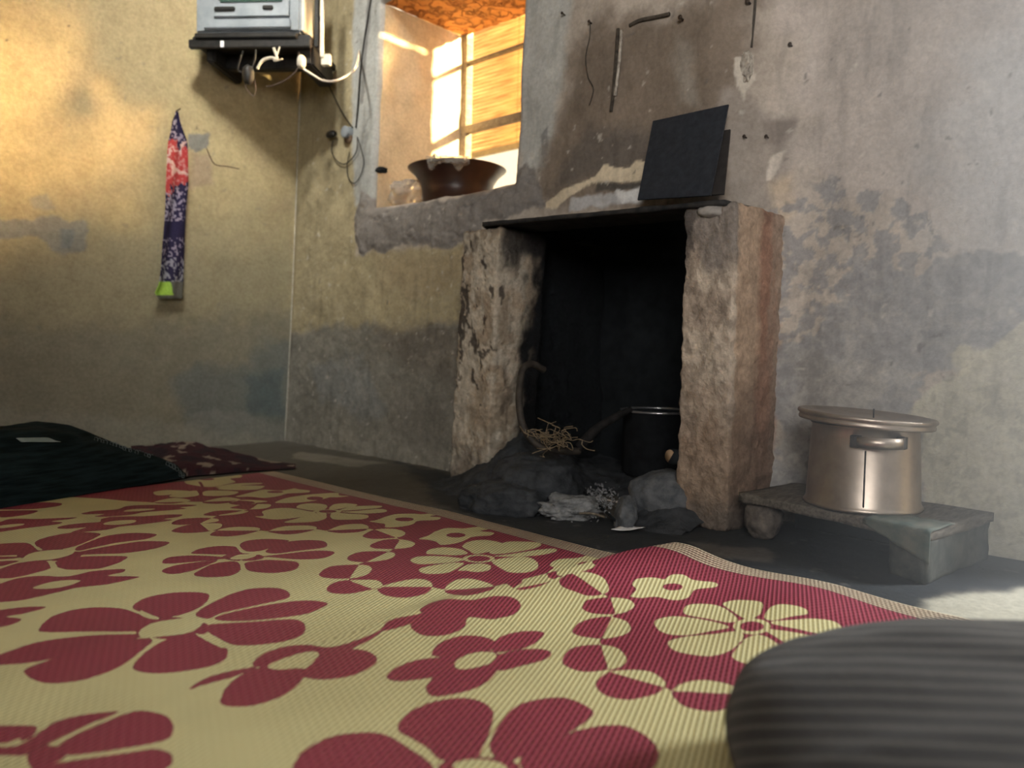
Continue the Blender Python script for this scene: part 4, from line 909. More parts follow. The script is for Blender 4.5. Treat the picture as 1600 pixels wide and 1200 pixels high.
RED = [
 ('B', [(290, 150), (380, 105), (560, 70), (720, 62), (835, 75), (800, 105), (700, 150), (600, 185), (480, 205), (350, 205)]), ('B', [(630, 195), (750, 138), (900, 90), (1100, 68), (1290, 75), (1290, 95), (1200, 122), (1000, 145), (800, 185), (660, 215)]),
 ('B', [(640, 230), (800, 198), (1000, 162), (1200, 137), (1390, 140), (1400, 160), (1280, 200), (1050, 235), (800, 245), (640, 250)]), ('B', [(450, 330), (500, 290), (650, 268), (850, 260), (1040, 262), (1055, 280), (980, 320), (850, 360), (700, 372), (560, 372), (470, 350)]),
 ('B', [(0, 445), (-100, 420), (0, 368), (150, 320), (300, 300), (400, 310), (420, 360), (300, 400), (120, 440)]), ('B', [(-150, 330), (0, 305), (100, 298), (160, 300), (100, 320), (0, 345)]), ('B', [(-150, 200), (0, 160), (150, 150), (240, 155), (300, 200), (340, 220), (250, 240), (100, 253), (-100, 255)]), ('B', [(-150, 280), (0, 266), (150, 265), (150, 275), (0, 288)]), ell('B', 410, 250, 270, 52),
 ('B', [(-100, 500), (0, 490), (150, 445), (330, 425), (560, 430), (750, 390), (950, 370), (1040, 372), (1020, 395), (900, 425), (1140, 430), (1130, 445), (900, 495), (640, 525), (450, 570), (200, 625), (0, 645), (-100, 645)]),
 ('B', [(-100, 730), (0, 710), (200, 685), (370, 682), (350, 700), (200, 740), (50, 765), (180, 785), (100, 830), (0, 855), (-100, 870)]),
 ('C', [(-100, 465), (0, 455), (100, 430), (330, 430), (620, 418), (600, 430), (430, 450), (520, 460), (450, 480), (200, 510), (0, 540), (-100, 545)]), ('C', [(-100, 340), (0, 328), (200, 300), (400, 293), (500, 300), (515, 312), (450, 330), (250, 350), (0, 352)]), ('C', [(-50, 372), (100, 360), (300, 360), (300, 375), (200, 400), (0, 418)]),
 ('C', [(480, 500), (560, 480), (700, 465), (830, 455), (850, 430), (950, 412), (1200, 408), (1400, 395), (1520, 395), (1480, 415), (1360, 432), (1440, 438), (1350, 455), (1150, 480), (1000, 495), (900, 520), (750, 535), (600, 545), (640, 525), (720, 500), (600, 512), (500, 512)]),
 ('C', [(680, 385), (780, 365), (980, 350), (1050, 325), (1200, 315), (1400, 312), (1600, 312), (1640, 318), (1600, 325), (1500, 335), (1550, 345), (1400, 360), (1200, 375), (1100, 395), (900, 412), (790, 410), (870, 390), (720, 393)]),
 ('E', [(235, 178), (290, 150), (400, 133), (500, 135), (530, 155), (550, 180), (450, 186), (330, 183)]), ('E', [(55, 240), (90, 205), (220, 192), (380, 197), (450, 210), (300, 226), (150, 240)]), ('E', [(50, 290), (120, 257), (280, 232), (400, 220), (330, 255), (230, 290), (120, 308)]), ('E', [(250, 312), (300, 277), (380, 242), (500, 228), (540, 250), (540, 285), (480, 318), (340, 328)]),
 ('E', [(570, 240), (700, 220), (870, 228), (910, 250), (870, 285), (740, 302), (620, 292), (580, 275)]), ('E', [(680, 198), (850, 178), (1000, 162), (1110, 165), (1125, 182), (1050, 210), (900, 216), (740, 203)]), ('E', [(700, 165), (780, 122), (900, 98), (1040, 98), (1085, 120), (1060, 143), (900, 163), (760, 180)]), ('E', [(540, 128), (580, 100), (700, 88), (830, 95), (840, 105), (760, 130), (680, 160), (580, 165)]), ell('E', 560, 202, 130, 24),
 ('Z', [(445, 665), (490, 630), (590, 612), (690, 615), (695, 640), (650, 672), (590, 690), (530, 695)]), ('Z', [(655, 685), (720, 642), (820, 603), (920, 597), (965, 610), (960, 632), (850, 657), (740, 682), (700, 700)]), ('Z', [(720, 695), (850, 662), (1000, 640), (1090, 645), (1085, 660), (1020, 685), (880, 703), (760, 708)]), ('Z', [(700, 720), (850, 710), (980, 702), (1020, 720), (1010, 755), (930, 780), (800, 790), (740, 770), (690, 738)]),
 ('Z', [(445, 860), (490, 810), (560, 770), (640, 757), (700, 770), (760, 800), (750, 840), (680, 865), (560, 882), (480, 880)]), ('Z', [(80, 880), (130, 850), (300, 800), (440, 770), (510, 770), (470, 810), (400, 860), (280, 905), (150, 915)]), ('Z', [(-50, 840), (0, 820), (120, 780), (280, 758), (440, 752), (480, 760), (350, 790), (150, 840), (0, 855), (-40, 850)]), ('Z', [(130, 735), (180, 690), (280, 665), (400, 665), (480, 690), (520, 705), (470, 740), (300, 743), (160, 745)]), ell('Z', 575, 732, 128, 37),
 ('E', [(225, 1020), (320, 960), (500, 910), (640, 890), (500, 950), (330, 995), (240, 1025)]), ('E', [(620, 865), (680, 810), (800, 765), (950, 750), (1080, 765), (1180, 750), (1350, 690), (1420, 660), (1400, 690), (1250, 770), (1100, 830), (1000, 850), (850, 880), (720, 895), (640, 885)]), ('E', [(950, 900), (1050, 820), (1180, 780), (1320, 785), (1395, 830), (1370, 880), (1250, 940), (1100, 965), (970, 960), (920, 930)]), ('E', [(415, 1100), (460, 1010), (560, 930), (700, 885), (860, 895), (960, 910), (900, 1000), (780, 1080), (620, 1130), (470, 1135), (420, 1120)]),
 ('G', [(540, 290), (590, 240), (700, 215), (780, 205), (700, 260), (560, 298)]), ('G', [(750, 185), (800, 150), (900, 125), (1030, 130), (1150, 110), (1250, 115), (1300, 155), (1270, 205), (1150, 235), (1050, 225), (1010, 230), (990, 280), (900, 320), (780, 325), (710, 290), (705, 250), (740, 215), (770, 205)]),
 ('G', [(815, 420), (850, 370), (950, 330), (1060, 325), (1150, 350), (1140, 400), (950, 440), (830, 435)]), ('G', [(1145, 370), (1200, 325), (1320, 300), (1420, 305), (1415, 335), (1340, 385), (1200, 412), (1150, 408)]), ('G', [(1160, 440), (1250, 408), (1390, 395), (1465, 415), (1430, 455), (1300, 490), (1190, 515), (1150, 480)]), ('G', [(790, 630), (790, 590), (850, 530), (960, 490), (1150, 480), (1160, 530), (1080, 600), (950, 640), (830, 655)]), ('G', [(570, 550), (620, 500), (720, 460), (830, 445), (950, 450), (900, 530), (800, 555), (640, 572)]), ell('G', 1030, 462, 175, 70),
 ('G', [(60, 1043), (110, 960), (250, 880), (430, 850), (570, 865), (700, 940), (800, 1010), (820, 1060), (700, 1100), (300, 1120), (60, 1110)]), ('G', [(630, 830), (680, 750), (800, 690), (960, 662), (1080, 680), (1150, 740), (1130, 850), (1090, 940), (1050, 990), (870, 1000), (800, 940), (700, 880)]),
 ('P', [(765, 1170), (775, 1140), (800, 1108), (830, 1095), (880, 1090), (920, 1105), (925, 1120), (880, 1150), (820, 1180), (790, 1190)]), ('P', [(812, 1190), (860, 1158), (920, 1137), (980, 1135), (1025, 1165), (1020, 1200), (960, 1230), (860, 1230)]), ell('G', 1070, 1045, 225, 62),
 ('A', [(270, 640), (350, 590), (500, 550), (740, 525), (700, 550), (550, 610), (400, 680), (320, 720), (250, 750), (150, 800), (0, 800), (-100, 800), (-100, 760), (100, 740), (200, 690)]), ('A', [(340, 770), (420, 700), (560, 632), (720, 565), (850, 525), (960, 530), (1050, 560), (1085, 620), (1060, 690), (940, 730), (760, 760), (560, 790), (400, 800)]), ('A', [(350, 850), (500, 825), (800, 783), (950, 760), (1050, 780), (1080, 820), (1050, 880), (900, 920), (400, 950), (200, 900), (250, 860)]), ('A', [(-100, 620), (0, 615), (200, 615), (230, 635), (190, 690), (100, 720), (-100, 720)]), ('A', [(180, 790), (300, 740), (420, 780), (350, 850), (200, 880)]),
]
CREAM2 = [('B', [(190, 285), (260, 235), (450, 208), (600, 210), (620, 225), (560, 260), (420, 290), (260, 297)]), ('B', [(270, 528), (370, 490), (500, 465), (650, 460), (660, 475), (560, 510), (420, 532)]), ('C', [(-50, 500), (50, 480), (190, 470), (180, 485), (50, 505), (-50, 510)]),
 ('C', [(860, 475), (930, 450), (1080, 440), (1135, 445), (1100, 465), (980, 480)]), ('C', [(1030, 368), (1100, 350), (1270, 345), (1280, 353), (1150, 367)]), ('E', [(480, 208), (530, 187), (630, 183), (635, 197), (570, 215), (500, 217)]), ('Z', [(465, 745), (510, 715), (600, 700), (670, 700), (680, 715), (640, 745), (560, 758), (480, 762)]),
 ('E', [(710, 885), (800, 840), (950, 795), (1030, 800), (1010, 840), (900, 890), (780, 905)]), ('G', [(940, 480), (970, 445), (1060, 415), (1150, 415), (1165, 440), (1130, 475), (1040, 500), (960, 505)]), ('G', [(930, 1030), (1000, 1000), (1130, 1000), (1220, 1035), (1200, 1080), (1000, 1090)]), ('A', [(40, 730), (100, 700), (130, 700), (110, 725), (60, 740)]),
 ('G', [(600, 860), (640, 865), (760, 930), (840, 985), (825, 1005), (740, 960)]), ('B', [(280, 172), (330, 190), (355, 208), (315, 212)]), ('B', [(400, 305), (445, 305), (490, 372), (440, 378)]), ('E', [(525, 142), (545, 142), (565, 168), (545, 172)]), ('E', [(540, 228), (560, 228), (575, 290), (550, 290)]), ('Z', [(462, 668), (480, 675), (528, 698), (505, 700)]), ('Z', [(655, 752), (680, 755), (760, 792), (735, 795)]), ('B', [(1080, 690), (1180, 730), (1320, 770), (1300, 790), (1200, 765)])]
nx, ny = 430, 800
us = np.linspace(0, 1, nx); Yr = np.linspace(-.35, 3.22, ny)
UG, YG = np.meshgrid(us, Yr, indexing='ij')
EX = smooth_edge(YG); XL = -.35
XG = XL+(EX-XL)*UG
# snap the last rings to the striped selvedge
ZG = rug_h(XG, YG)
S = np.full(XG.shape, -.03)
def conv_poly(c, pts, smooth=True):
    q = cp(c, pts); q = spline(q, 5) if smooth else np.array(q)
    return np.array([rug_pt(*p) for p in q])
def region(Q, m=.03):
    lo = Q.min(0)-m; hi = Q.max(0)+m
    msk = (XG > lo[0]) & (XG < hi[0]) & (YG > lo[1]) & (YG < hi[1])
    return msk, poly_sdf(XG[msk], YG[msk], Q)
bq = np.array([rug_pt(*p) for p in BOUND])
outer = np.array([(2.6, bq[-1][1]-.3), (2.6, 3.6), (bq[0][0], 3.6)])
bq2 = np.concatenate([bq, [(bq[-1][0]+.02, bq[-1][1]-.1), (1.45, .15), (1.35, -.5), (2.6, -.5), (2.6, 3.6), (bq[0][0]-.1, 3.6)]])
S = np.clip(poly_sdf(XG, YG, bq2), -.03, .03)
for c, p in RINGC:
    k, s = region(conv_poly(c, p)); S[k] = np.minimum(S[k], -s)
for c, p in CREAM:
    k, s = region(conv_poly(c, p)); S[k] = np.minimum(S[k], -s)
for c, p in REDDOT:
    k, s = region(conv_poly(c, p)); S[k] = np.maximum(S[k], s)
for c, p in LEAVES:
    k, s = region(conv_poly(c, p)); b0 = np.clip(poly_sdf(XG[k], YG[k], bq2), -.03, .03)
    S[k] = np.where(s > -.004, np.maximum(np.minimum(b0, -s), -np.maximum(b0, -s))*1.0, S[k]) if False else np.maximum(np.minimum(S[k], -s), -np.maximum(S[k], -s))
for c, p in RED:
    k, s = region(conv_poly(c, p)); S[k] = np.maximum(S[k], s)
for c, p in CREAM2:
    k, s = region(conv_poly(c, p)); S[k] = np.minimum(S[k], -s)
def world_flower(cx, cy, R, rot, n=7):      # the pattern goes on beyond the frame
    for k in range(n):
        a = rot+2*pi*k/n; w_ = R*.40; pts = []
        for t, v in ((.14, .12), (.45, .62), (.8, 1.0), (1.0, .5), (1.0, -.5), (.8, -1.0), (.45, -.62), (.14, -.12)):
            pts.append((cx+R*t*cos(a)-w_*v*sin(a), cy+R*t*sin(a)+w_*v*cos(a)))
        k_, s_ = region(spline(pts, 4)); S[k_] = np.maximum(S[k_], s_)
    q = np.array([(cx+R*.2*cos(b), cy+R*.2*sin(b)) for b in np.linspace(0, 2*pi, 16)[:-1]])
    k_, s_ = region(q); S[k_] = np.minimum(S[k_], -s_)
for a_ in ((.02, 2.75, .20, .1), (-.04, 2.15, .21, .5), (0, 1.48, .20, .9), (.36, .52, .22, .2), (-.10, .86, .17, .4), (.86, .06, .20, .7), (.1, .05, .2, .3)): world_flower(*a_)
S = np.clip(S, -.03, .03)
me = gridmesh('floor_mat', np.stack([XG, YG, ZG], -1)); setval(me, S, 'red'); setval(me, (EX-XG), 'edge')
m, nt, b = newmat('woven_plastic')
ar = N(nt, 'ShaderNodeAttribute', attribute_name='red'); ae = N(nt, 'ShaderNodeAttribute', attribute_name='edge'); g = N(nt, 'ShaderNodeNewGeometry')
sp = N(nt, 'ShaderNodeSeparateXYZ'); L(nt, g.outputs['Position'], sp.inputs[0])
ra = radians(23.1)
acr = math_n(nt, 'ADD', math_n(nt, 'MULTIPLY', sp.outputs[0], -sin(ra)), math_n(nt, 'MULTIPLY', sp.outputs[1], cos(ra)))   # across the ribs
alo = math_n(nt, 'ADD', math_n(nt, 'MULTIPLY', sp.outputs[0], cos(ra)), math_n(nt, 'MULTIPLY', sp.outputs[1], sin(ra)))
nz = N(nt, 'ShaderNodeTexNoise', i_Scale=40.0, i_Detail=2.0); L(nt, g.outputs['Position'], nz.inputs['Vector'])
nz2 = N(nt, 'ShaderNodeTexNoise', i_Scale=3.0, i_Detail=4.0); L(nt, g.outputs['Position'], nz2.inputs['Vector'])
rib = math_n(nt, 'SINE', math_n(nt, 'MULTIPLY', acr, 2*pi/.0098))
row = math_n(nt, 'FLOOR', math_n(nt, 'DIVIDE', acr, .0098))
st = math_n(nt, 'SINE', math_n(nt, 'ADD', math_n(nt, 'MULTIPLY', alo, 2*pi/.02), math_n(nt, 'MULTIPLY', row, pi)))
thr = math_n(nt, 'ADD', ar.outputs['Fac'], math_n(nt, 'MULTIPLY', math_n(nt, 'SUBTRACT', nz.outputs[0], .5), .004))
redm = math_n(nt, 'GREATER_THAN', thr, 0.0)
outl = math_n(nt, 'LESS_THAN', math_n(nt, 'ABSOLUTE', math_n(nt, 'ADD', thr, -.0015)), .0016)
cream = ramp(nt, math_n(nt, 'MULTIPLY_ADD', rib, .5, .5), [(0, (.44, .38, .17)), (.6, (.70, .65, .34)), (1, (.78, .73, .42))])
redc = ramp(nt, math_n(nt, 'MULTIPLY_ADD', rib, .5, .5), [(0, (.11, .010, .020)), (.6, (.26, .028, .050)), (1, (.42, .080, .125))])
redc = mixc(nt, math_n(nt, 'MULTIPLY', math_n(nt, 'GREATER_THAN', st, .2), .22), redc, (.52, .13, .18))
col = mixc(nt, redm, cream, redc)
col = mixc(nt, math_n(nt, 'MULTIPLY', math_n(nt, 'MULTIPLY', outl, math_n(nt, 'GREATER_THAN', nz.outputs[0], .47)), .4), col, (.15, .05, .06))
col = mixc(nt, 1.0, col, ramp(nt, nz2.outputs[0], [(.35, (.86, .85, .84)), (.6, (1, 1, 1))]), 'MULTIPLY')
# striped selvedge
ed = ae.outputs['Fac']
stripe = math_n(nt, 'GREATER_THAN', math_n(nt, 'SINE', math_n(nt, 'MULTIPLY', ed, 2*pi/.0132)), .0)
selc = mixc(nt, stripe, (.09, .03, .035), (.64, .55, .38))
sel = math_n(nt, 'LESS_THAN', ed, .078)
L(nt, mixc(nt, sel, col, selc), b.inputs['Base Color'])
b.inputs['Roughness'].default_value = .42; b.inputs['Specular IOR Level'].default_value = .45
hgt = math_n(nt, 'ADD', math_n(nt, 'MULTIPLY', rib, .5), math_n(nt, 'MULTIPLY', st, .18))
bp = N(nt, 'ShaderNodeBump', i_Strength=.55, i_Distance=.002); L(nt, hgt, bp.inputs['Height']); L(nt, bp.outputs[0], b.inputs['Normal'])
rug = tag(link('floor_mat', me, m), 'large cream plastic floor mat with red flowers, red border and striped edge', 'mat')
s = rug.modifiers.new('s', 'SOLIDIFY'); s.thickness = .003; s.offset = -1

# ------------------------------------------------------------------ textiles
def cloth_mat(name, c1, c2, s, ax=(1, 1, 1), rough=.95, bump=.4):
    return noisy(name, c1, c2, s, rough, bump=bump, spec=.1, aniso=ax, dist=.008)
# dark green blanket heap at left
def blanket():
    pxs = np.linspace(-430, 291, 150); frontY = lambda x: np.interp(x, [-430, -260, 0, 150, 240, 291], [868, 845, 797, 772, 757, 748])
    top = lambda x: np.interp(x, [-260, -60, 0, 60, 110, 150, 200, 250, 275, 291], [660, 668, 671, 665, 671, 686, 703, 718, 728, 744])
    m3 = 60; P = np.zeros((len(pxs), m3, 3))
    vdir = Vector((HX, HY, 0))
    for i, x in enumerate(pxs):
        p0 = fl(x, frontY(x)); vd = Vector((ray(x, 600)[0], ray(x, 600)[1], 0)).normalized()
        dep = np.interp(x, [-260, 60, 180, 291], [.75, .7, .5, .06])
        d0 = Vector((p0.x, p0.y, 0)).length
        pt = Vector((p0.x, p0.y, 0))+vd*dep*.42
        # height so that the crown projects to the silhouette row
        q = ray(x, top(x)); t = pt.length/Vector((q[0], q[1], 0)).length; hc = max(CH+q[2]*t, .01)*float(sstep((x+431)/130))**.6
        for j in range(m3):
            s_ = j/(m3-1); w_ = sin(pi*min(1, s_*1.0))
            prof = (1-abs(2*min(s_/.84, 1)-1)**2.6) if s_ < .42 else (1-((s_-.42)/.58)**2.2)
            pos = Vector((p0.x, p0.y, 0))+vd*(dep*s_ if s_ > .0 else 0)
            fold = 1+.03*sin(s_*26+x*.02)*w_+.03*mn.fractal(Vector((x*.012, s_*3, 1)), .8, 2, 3)*w_
            P[i, j] = (pos.x, pos.y, max(.0, hc*prof*fold)+.006)
    return P
me = gridmesh('blanket', blanket())
m, nt, b = newmat('dark_green_wool'); g = N(nt, 'ShaderNodeNewGeometry')
mp = N(nt, 'ShaderNodeMapping'); mp.inputs['Scale'].default_value = (1, 1, 9); mp.inputs['Rotation'].default_value = (.1, .1, .3); L(nt, g.outputs['Position'], mp.inputs[0])
nz = N(nt, 'ShaderNodeTexNoise', i_Scale=9.0, i_Detail=5.0); L(nt, mp.outputs[0], nz.inputs['Vector'])
L(nt, ramp(nt, nz.outputs[0], [(.35, (.004, .009, .010)), (.65, (.012, .022, .025))]), b.inputs['Base Color']); b.inputs['Roughness'].default_value = .95; b.inputs['Specular IOR Level'].default_value = .1
bp = N(nt, 'ShaderNodeBump', i_Strength=.5, i_Distance=.012); L(nt, nz.outputs[0], bp.inputs['Height']); L(nt, bp.outputs[0], b.inputs['Normal'])
M_blanket = m
bl = empty('blanket', fl(120, 776), 'dark green folded woollen blanket heaped on left end of floor mat', 'blanket')
bt = link('cloth_body', me, M_blanket, bl)
# stitched loop border along its right shoulder
mes = []
import bisect
bpx = [(150, 686), (165, 690), (180, 695), (195, 700), (210, 705), (225, 709), (240, 714), (255, 721), (268, 727), (278, 736), (288, 745)]
VB = np.array([v.co[:] for v in me.vertices])
def proj(P):
    v = P-np.array([0, 0, CH]); z = v@f_; return 800+F*(v@R_)/z, 600-F*(v@U_)/z
bx, by = proj(VB)
for k in range(60):
    t = k/59*(len(bpx)-1); i = min(int(t), len(bpx)-2); x = bpx[i][0]+(bpx[i+1][0]-bpx[i][0])*(t-i); y = bpx[i][1]+(bpx[i+1][1]-bpx[i][1])*(t-i)
    j = np.argmin((bx-x)**2+((by-y-2)*1.5)**2); p = Vector(VB[j])
    a = random.uniform(.006, .010)
    mes.append(tube_me('loop', [p+Vector((a*cos(q)*.8, a*sin(q)*.5, a*sin(q)+.004)) for q in np.linspace(0, 2*pi, 7)], .0013, 4, subdiv=1))
tag(link('loop_edging', join_me('loop_edging', mes), noisy('blue_grey_yarn', (.08, .11, .12), (.16, .2, .21), 30, .9, bump=0), bl), 'blue-grey crocheted loops', kind='stuff')
# paper lying on the blanket
def drape_quad(name, px, mat, label, cat, n=10, off=.006):
    P = np.zeros((n, n, 3)); a, b_, c, d = [np.array(p, float) for p in px]
    for i in range(n):
        for j in range(n):
            s_, t = i/(n-1), j/(n-1); q = (a*(1-s_)+b_*s_)*(1-t)+(d*(1-s_)+c*s_)*t
            dq = (bx-q[0])**2+(by-q[1])**2*2; ks = np.where(dq < max(60, dq.min()*1.5))[0]; dd = np.linalg.norm(VB[ks][:, :2], axis=1).min()-.004
            v = ray(*q); tt_ = dd/hypot(v[0], v[1]); P[i, j] = (v[0]*tt_, v[1]*tt_, CH+v[2]*tt_+off)
    from_ = P.copy()
    for i in range(n):
        for j in range(n): P[i, j, 2] = from_[max(0, i-2):i+3, max(0, j-2):j+3, 2].mean(); P[i, j, :2] = from_[max(0, i-1):i+2, max(0, j-1):j+2, :2].mean((0, 1))
    o = tag(link(name, gridmesh(name, P), mat), label, cat); s = o.modifiers.new('s', 'SOLIDIFY'); s.thickness = .002; return o
drape_quad('paper_sheet', [(22, 686), (72, 684), (100, 694), (30, 693)], noisy('grey_paper', (.20, .26, .26), (.30, .35, .35), 10, .8, bump=.05), 'folded grey-green paper lying on top of the dark green blanket', 'paper', off=.004)

# brown floral quilt behind
n, mm = 90, 40; P = np.zeros((n, mm, 3)); C = np.zeros((n, mm, 3))
for i in range(n):
    x = 205+(462-205)*i/(n-1)
    fy = np.interp(x, [205, 290, 400, 462], [760, 746, 737, 733]); ty = np.interp(x, [205, 240, 262, 300, 330, 380, 430, 462], [700, 699, 695, 693, 700, 712, 724, 731])
    p0 = fl(x, fy); vd = Vector((ray(x, 600)[0], ray(x, 600)[1], 0)).normalized(); dep = np.interp(x, [205, 340, 462], [.75, .6, .06])
    pt = Vector((p0.x, p0.y, 0))+vd*dep*.8; q = ray(x, ty); t = pt.length/hypot(q[0], q[1]); hc = max(CH+q[2]*t, .012)
    for j in range(mm):
        s_ = j/(mm-1); h = hc*(.45+.55*min(1, s_/.8))*min(1, s_/.08)**.5*(1-max(0, (s_-.85)/.15)**2)
        h *= 1+.10*mn.fractal(Vector((x*.05, s_*6, 3)), .8, 2, 3)
        pos = Vector((p0.x, p0.y, 0))+vd*dep*s_; P[i, j] = (pos.x, pos.y, max(h, 0)+.005)
        f1 = mn.fractal(Vector((pos.x*9, pos.y*7, 2)), .9, 2, 3)
        C[i, j] = (.26, .22, .18) if f1 > .30 else ((.045, .018, .024) if f1 > -.15 else (.026, .018, .024))
me = gridmesh('quilt', P); setcol(me, C)
tag(link('quilt', me, painted_plaster('floral_quilt', bump=.5, rough=.95, speck=.25, fine=90)), 'flat maroon floral quilt behind the green blanket near room corner', 'quilt')

# striped cushion in the right foreground
m, nt, b = newmat('striped_dark_cotton')
tco = N(nt, 'ShaderNodeTexCoord'); sp = N(nt, 'ShaderNodeSeparateXYZ'); L(nt, tco.outputs['Object'], sp.inputs[0])
nz = N(nt, 'ShaderNodeTexNoise', i_Scale=6.0, i_Detail=3.0); L(nt, tco.outputs['Object'], nz.inputs['Vector'])
ph = math_n(nt, 'ADD', math_n(nt, 'MULTIPLY', math_n(nt, 'ADD', sp.outputs[1], math_n(nt, 'MULTIPLY', sp.outputs[2], 1.4)), 2*pi/.036), math_n(nt, 'MULTIPLY', nz.outputs[0], 2.5))
sw = math_n(nt, 'MULTIPLY_ADD', math_n(nt, 'SINE', ph), .5, .5)
fz = N(nt, 'ShaderNodeTexNoise', i_Scale=220.0, i_Detail=2.0); L(nt, tco.outputs['Object'], fz.inputs['Vector'])
cc = ramp(nt, sw, [(.3, (.010, .0095, .010)), (.8, (.024, .022, .021)), (1, (.075, .07, .065))])
cc = mixc(nt, .5, cc, ramp(nt, fz.outputs[0], [(.3, (.7, .7, .7)), (.7, (1.3, 1.3, 1.3))]), 'MULTIPLY')
L(nt, cc, b.inputs['Base Color']); b.inputs['Roughness'].default_value = .8; b.inputs['Specular IOR Level'].default_value = .2; b.inputs['Sheen Weight'].default_value = .12
bp = N(nt, 'ShaderNodeBump', i_Strength=.3, i_Distance=.004); L(nt, fz.outputs[0], bp.inputs['Height']); L(nt, bp.outputs[0], b.inputs['Normal'])
M_cush = m
bm = bmesh.new(); bmesh.ops.create_icosphere(bm, subdivisions=6, radius=1)
SX, SY, SZ = .53, .37, .113
for v in bm.verts:
    n_ = v.co.normalized(); e1 = .55; e2 = .60
    ph_ = math.asin(max(-1, min(1, n_.z))); th = atan2(n_.y, n_.x)
    sg = lambda a, p: math.copysign(abs(a)**p, a)
    x = sg(cos(ph_), .7)*sg(cos(th), e2); y = sg(cos(ph_), .7)*sg(sin(th), e2); z = sg(sin(ph_), .8)
    p = Vector((x*SX, y*SY, z*SZ)); wr = mn.fractal(Vector((p.x*3, p.y*5, p.z*4)), .9, 2, 4)
    p += n_*.010*wr
    p.z += .012*sin(p.x*5+1)*(1 if z > 0 else 0)
    v.co = p
me = from_bm('cushion', bm)
cc_ = r0*.80+np.array([HX, HY, 0])*.82
cu = tag(link('cushion', me, M_cush), 'dark grey striped cushion lying in the right foreground on the mat', 'cushion')
cu.location = (cc_[0], cc_[1], SZ+.006); cu.rotation_euler = (0, 0, radians(43.1-90-10))

# ------------------------------------------------------------------ low stand with aluminium pot
st_ = empty('low_stand', (2.42, .85, 0), 'low board on stone supports against the wall under the aluminium pot', 'stand')
zt = .138
FL, FR, BR, BL = Vector((2.352, 1.165, 0)), Vector((2.225, .565, 0)), Vector((2.66, .50, 0)), Vector((2.70, 1.12, 0))
def quadprism(z0, z1, a=FL, b_=FR, c=BR, d=BL): return [Vector((p.x, p.y, z0)) for p in (b_, c, d, a)]+[Vector((p.x, p.y, z1)) for p in (b_, c, d, a)]
link('top_board', hexa_me('top_board', quadprism(zt-.028, zt), (20, 30, 3), .004, 9, 6), noisy('dark_weathered_board', (.06, .05, .04), (.17, .15, .125), 16, .8, bump=.4, aniso=(1, 5, 5)), st_)
tag(link('support_stone', rock_me('support_stone', (2.40, 1.10, .055), (.06, .055, .062), .2, 61, 4), noisy('brown_stone', (.06, .05, .045), (.17, .145, .125), 22, .85, bump=.4), st_), 'rounded brown stone under the left end')
bfl, bfr = FR+(FL-FR)*.13, FR
link('support_block', hexa_me('support_block', [FR+Vector((.0, .004, -.005)), BR+Vector((0, .01, -.005)), BR+Vector((0, .11, -.005)), FR+(FL-FR)*.17+Vector((.01, 0, -.005)), FR+Vector((.0, .004, zt-.026)), BR+Vector((0, .01, zt-.026)), BR+Vector((0, .11, zt-.026)), FR+(FL-FR)*.17+Vector((.01, 0, zt-.026))], (14, 10, 12), .006, 11, 7), M_greypaint, st_)
link('shade_panel', box_me('shade_panel', (2.60, .62, -.0), (2.64, 1.08, zt-.03), .004), M_soot, st_)  # black panel put in for the shadow under the board
# cloth patch over the right corner of the stand
P = np.zeros((14, 14, 3))
for i in range(14):
    for j in range(14):
        s_, t = i/13, j/13; q = Vector((FR.x-.006, FR.y-.006, 0)).lerp(Vector((FL.x-.006, FL.y, 0)), .30*s_)
        if t < .5: pos = q+(BR-FR)*(.35*(1-t/.5)); z = zt+.005
        else: pos = q+Vector((-.004, 0, 0)); z = zt+.004-(t-.5)*.10*(1.2-s_)*1.5
        P[i, j] = (pos.x, pos.y, z+.002*sin(i*1.7+j))
o = link('rag', gridmesh('rag', P), noisy('faded_green_cloth', (.06, .085, .075), (.14, .14, .115), 16, .9, bump=.3)); tag(o, 'faded green rag draped over right front corner of the low stand', 'rag')
s = o.modifiers.new('s', 'SOLIDIFY'); s.thickness = .003
# pot
pc = atd(1350, 700, 2.37); pc = Vector((pc.x, pc.y, zt+.001))
pot_ = empty('cooking_pot', pc, 'large aluminium pot with tray lid standing on the low stand', 'pot')
r = .163; h = .245
prof = [(0, 0), (r+.004, 0), (r+.008, .006), (r+.004, .012), (r, .02), (r-.008, h*.8), (r-.012, h), (r-.006, h+.006), (r-.016, h+.004), (r-.018, .02), (0, .012)]
link('body', lathe_me('body', prof, 96, pc), M_alu, pot_)
# seam and band handle facing the camera
cd = (Vector((0, 0, 0))-Vector((pc.x, pc.y, 0))).normalized(); a0 = atan2(cd.y, cd.x)
def cyl(a, z, rr): return pc+Vector((rr*cos(a), rr*sin(a), z))
link('seam', tube_me('seam', [cyl(a0+.03, .02, r+.001), cyl(a0+.03, h*.75, r-.006)], .0025, 6, subdiv=1), M_aludark, pot_)
hd = []
a1, a2 = a0-.14, a0+.66
V = []; Fc = []
nH = 40
for i in range(nH):
    t = i/(nH-1); a = a1+(a2-a1)*t; bul = .012+.030*sin(pi*t)**.6
    zc = h*.86
    for (dz, dr) in ((-.016, 0), (.016, 0), (.016, .003), (-.016, .003)): V.append(cyl(a, zc+dz, r-.010+bul+dr))
for i in range(nH-1):
    for k in range(4): Fc.append((i*4+k, i*4+(k+1) % 4, (i+1)*4+(k+1) % 4, (i+1)*4+k))
link('handle', mesh('handle', V, Fc), M_alu, pot_)
